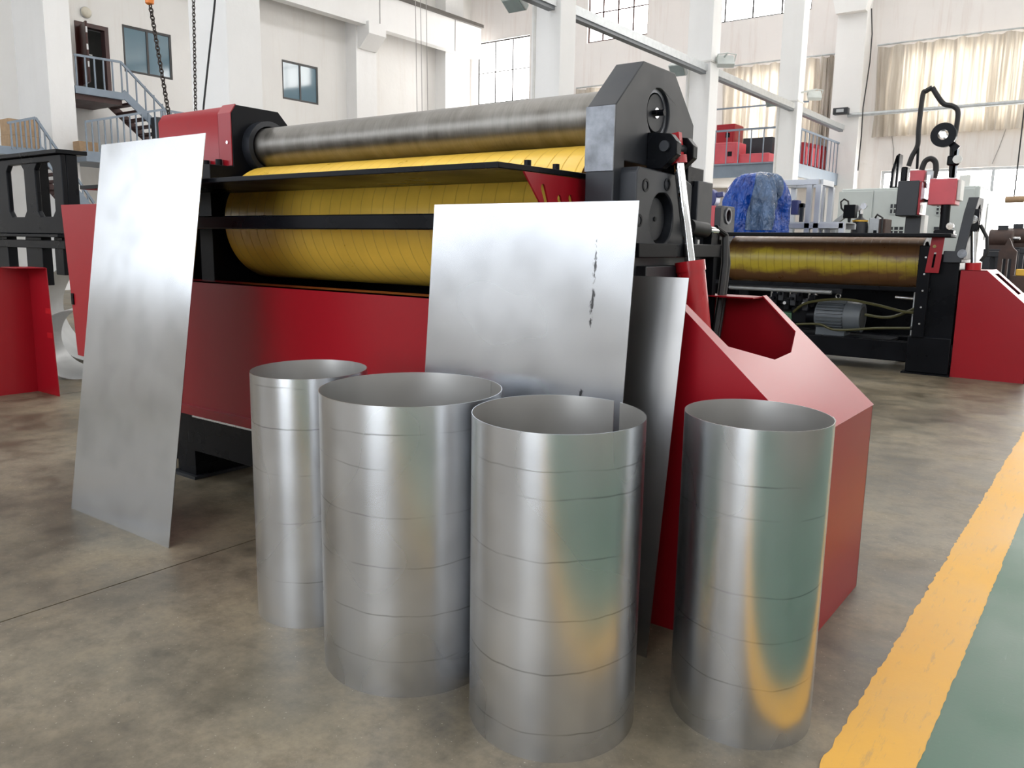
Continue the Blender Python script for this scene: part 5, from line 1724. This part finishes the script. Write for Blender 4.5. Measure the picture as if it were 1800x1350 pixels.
for i, (px, py, r, lb) in enumerate(((1765, 419, 0.17, 'round dark motor lying on the cabinet behind the casting, left of two'), (1792, 416, 0.17, 'round dark motor at the right edge, right of two'))):
    y = 18.8 + 0.68 * i
    c = P2(px, py, y)
    t = thing('spare_motor', (c.x, y, c.z - r), lb, 'motor', 'spare motors near the casting')
    MB().cyl((c.x - 0.25, y, c.z), (c.x + 0.15, y, c.z), r, n=24).build('motor_body', RUST, t, bev=0.02)
    B(c.x - 0.12, c.x + 0.05, y - 0.06, y + 0.06, c.z + r - 0.02, c.z + r + 0.08).build('terminal_box', DARK, t)
    MB().cyl((c.x + 0.15, y, c.z), (c.x + 0.27, y, c.z), 0.03, n=12).build('motor_shaft', ZINC, t)
    B(c.x - 0.22, c.x + 0.12, y - r, y + r, c.z - r - 0.04, c.z - r + 0.04).build('motor_foot', RUST, t)
    B(c.x - 0.30, c.x + 0.30, y - 0.25, y + 0.25, 0.0, c.z - r - 0.04).build('motor_plinth', DARK, t, bev=0.01)
yb0 = P2(1796, 478, 15.0)
t = thing('yellow_crate', (yb0.x, 15.0, 0), 'small yellow plastic item on a dark stand behind the red guard at the right edge', 'crate')
B(yb0.x - 0.08, yb0.x + 0.12, 15.0, 15.2, yb0.z - 0.06, yb0.z + 0.04).build('crate_body', YELTAG, t, bev=0.01)
B(yb0.x - 0.12, yb0.x + 0.3, 14.95, 15.3, 0, yb0.z - 0.06).build('crate_stand', RUST, t)
# pendant control
PY = 17.0
pc, pt = P2(1782, 351, PY), P2(1797, 60, PY)
t = thing('pendant_control', (pc.x, PY, pc.z - 0.1), 'small crane pendant control hanging on a thin cable at the right edge', 'pendant')
MB().cyl((pc.x - 0.13, PY, pc.z), (pc.x + 0.16, PY, pc.z + 0.01), 0.055, n=12).build('pendant_body', CARD, t, bev=0.01)
MB().tube([(pc.x, PY, pc.z + 0.05), (pc.x, PY, ZC)], 0.012, 6).build('pendant_cable', RUBBER, t)
# wires looping down the far wall
for i, pts in enumerate((((1567, 233), (1571, 262), (1570, 290)), ((1770, 222), (1756, 260), (1744, 288)))):
    tag(MB().tube([P2(px, py, YF - 0.03) for px, py in pts], 0.012, 6).build('wall_wire', pm('wire_grey%d' % i, (0.30, 0.29, 0.28), 0.6)), 'thin grey wire on the far wall below the curtain, %s of two' % ('left', 'right')[i], 'wire', 'wires on the far wall')
tag(MB().tube([P2(px, py, 30.2) for px, py in ((1532, 15), (1533, 60), (1529, 110), (1517, 190), (1514, 240), (1508, 300))], 0.02, 6).build('wall_cable', RUBBER), 'dark cable running down the last column corner', 'cable')
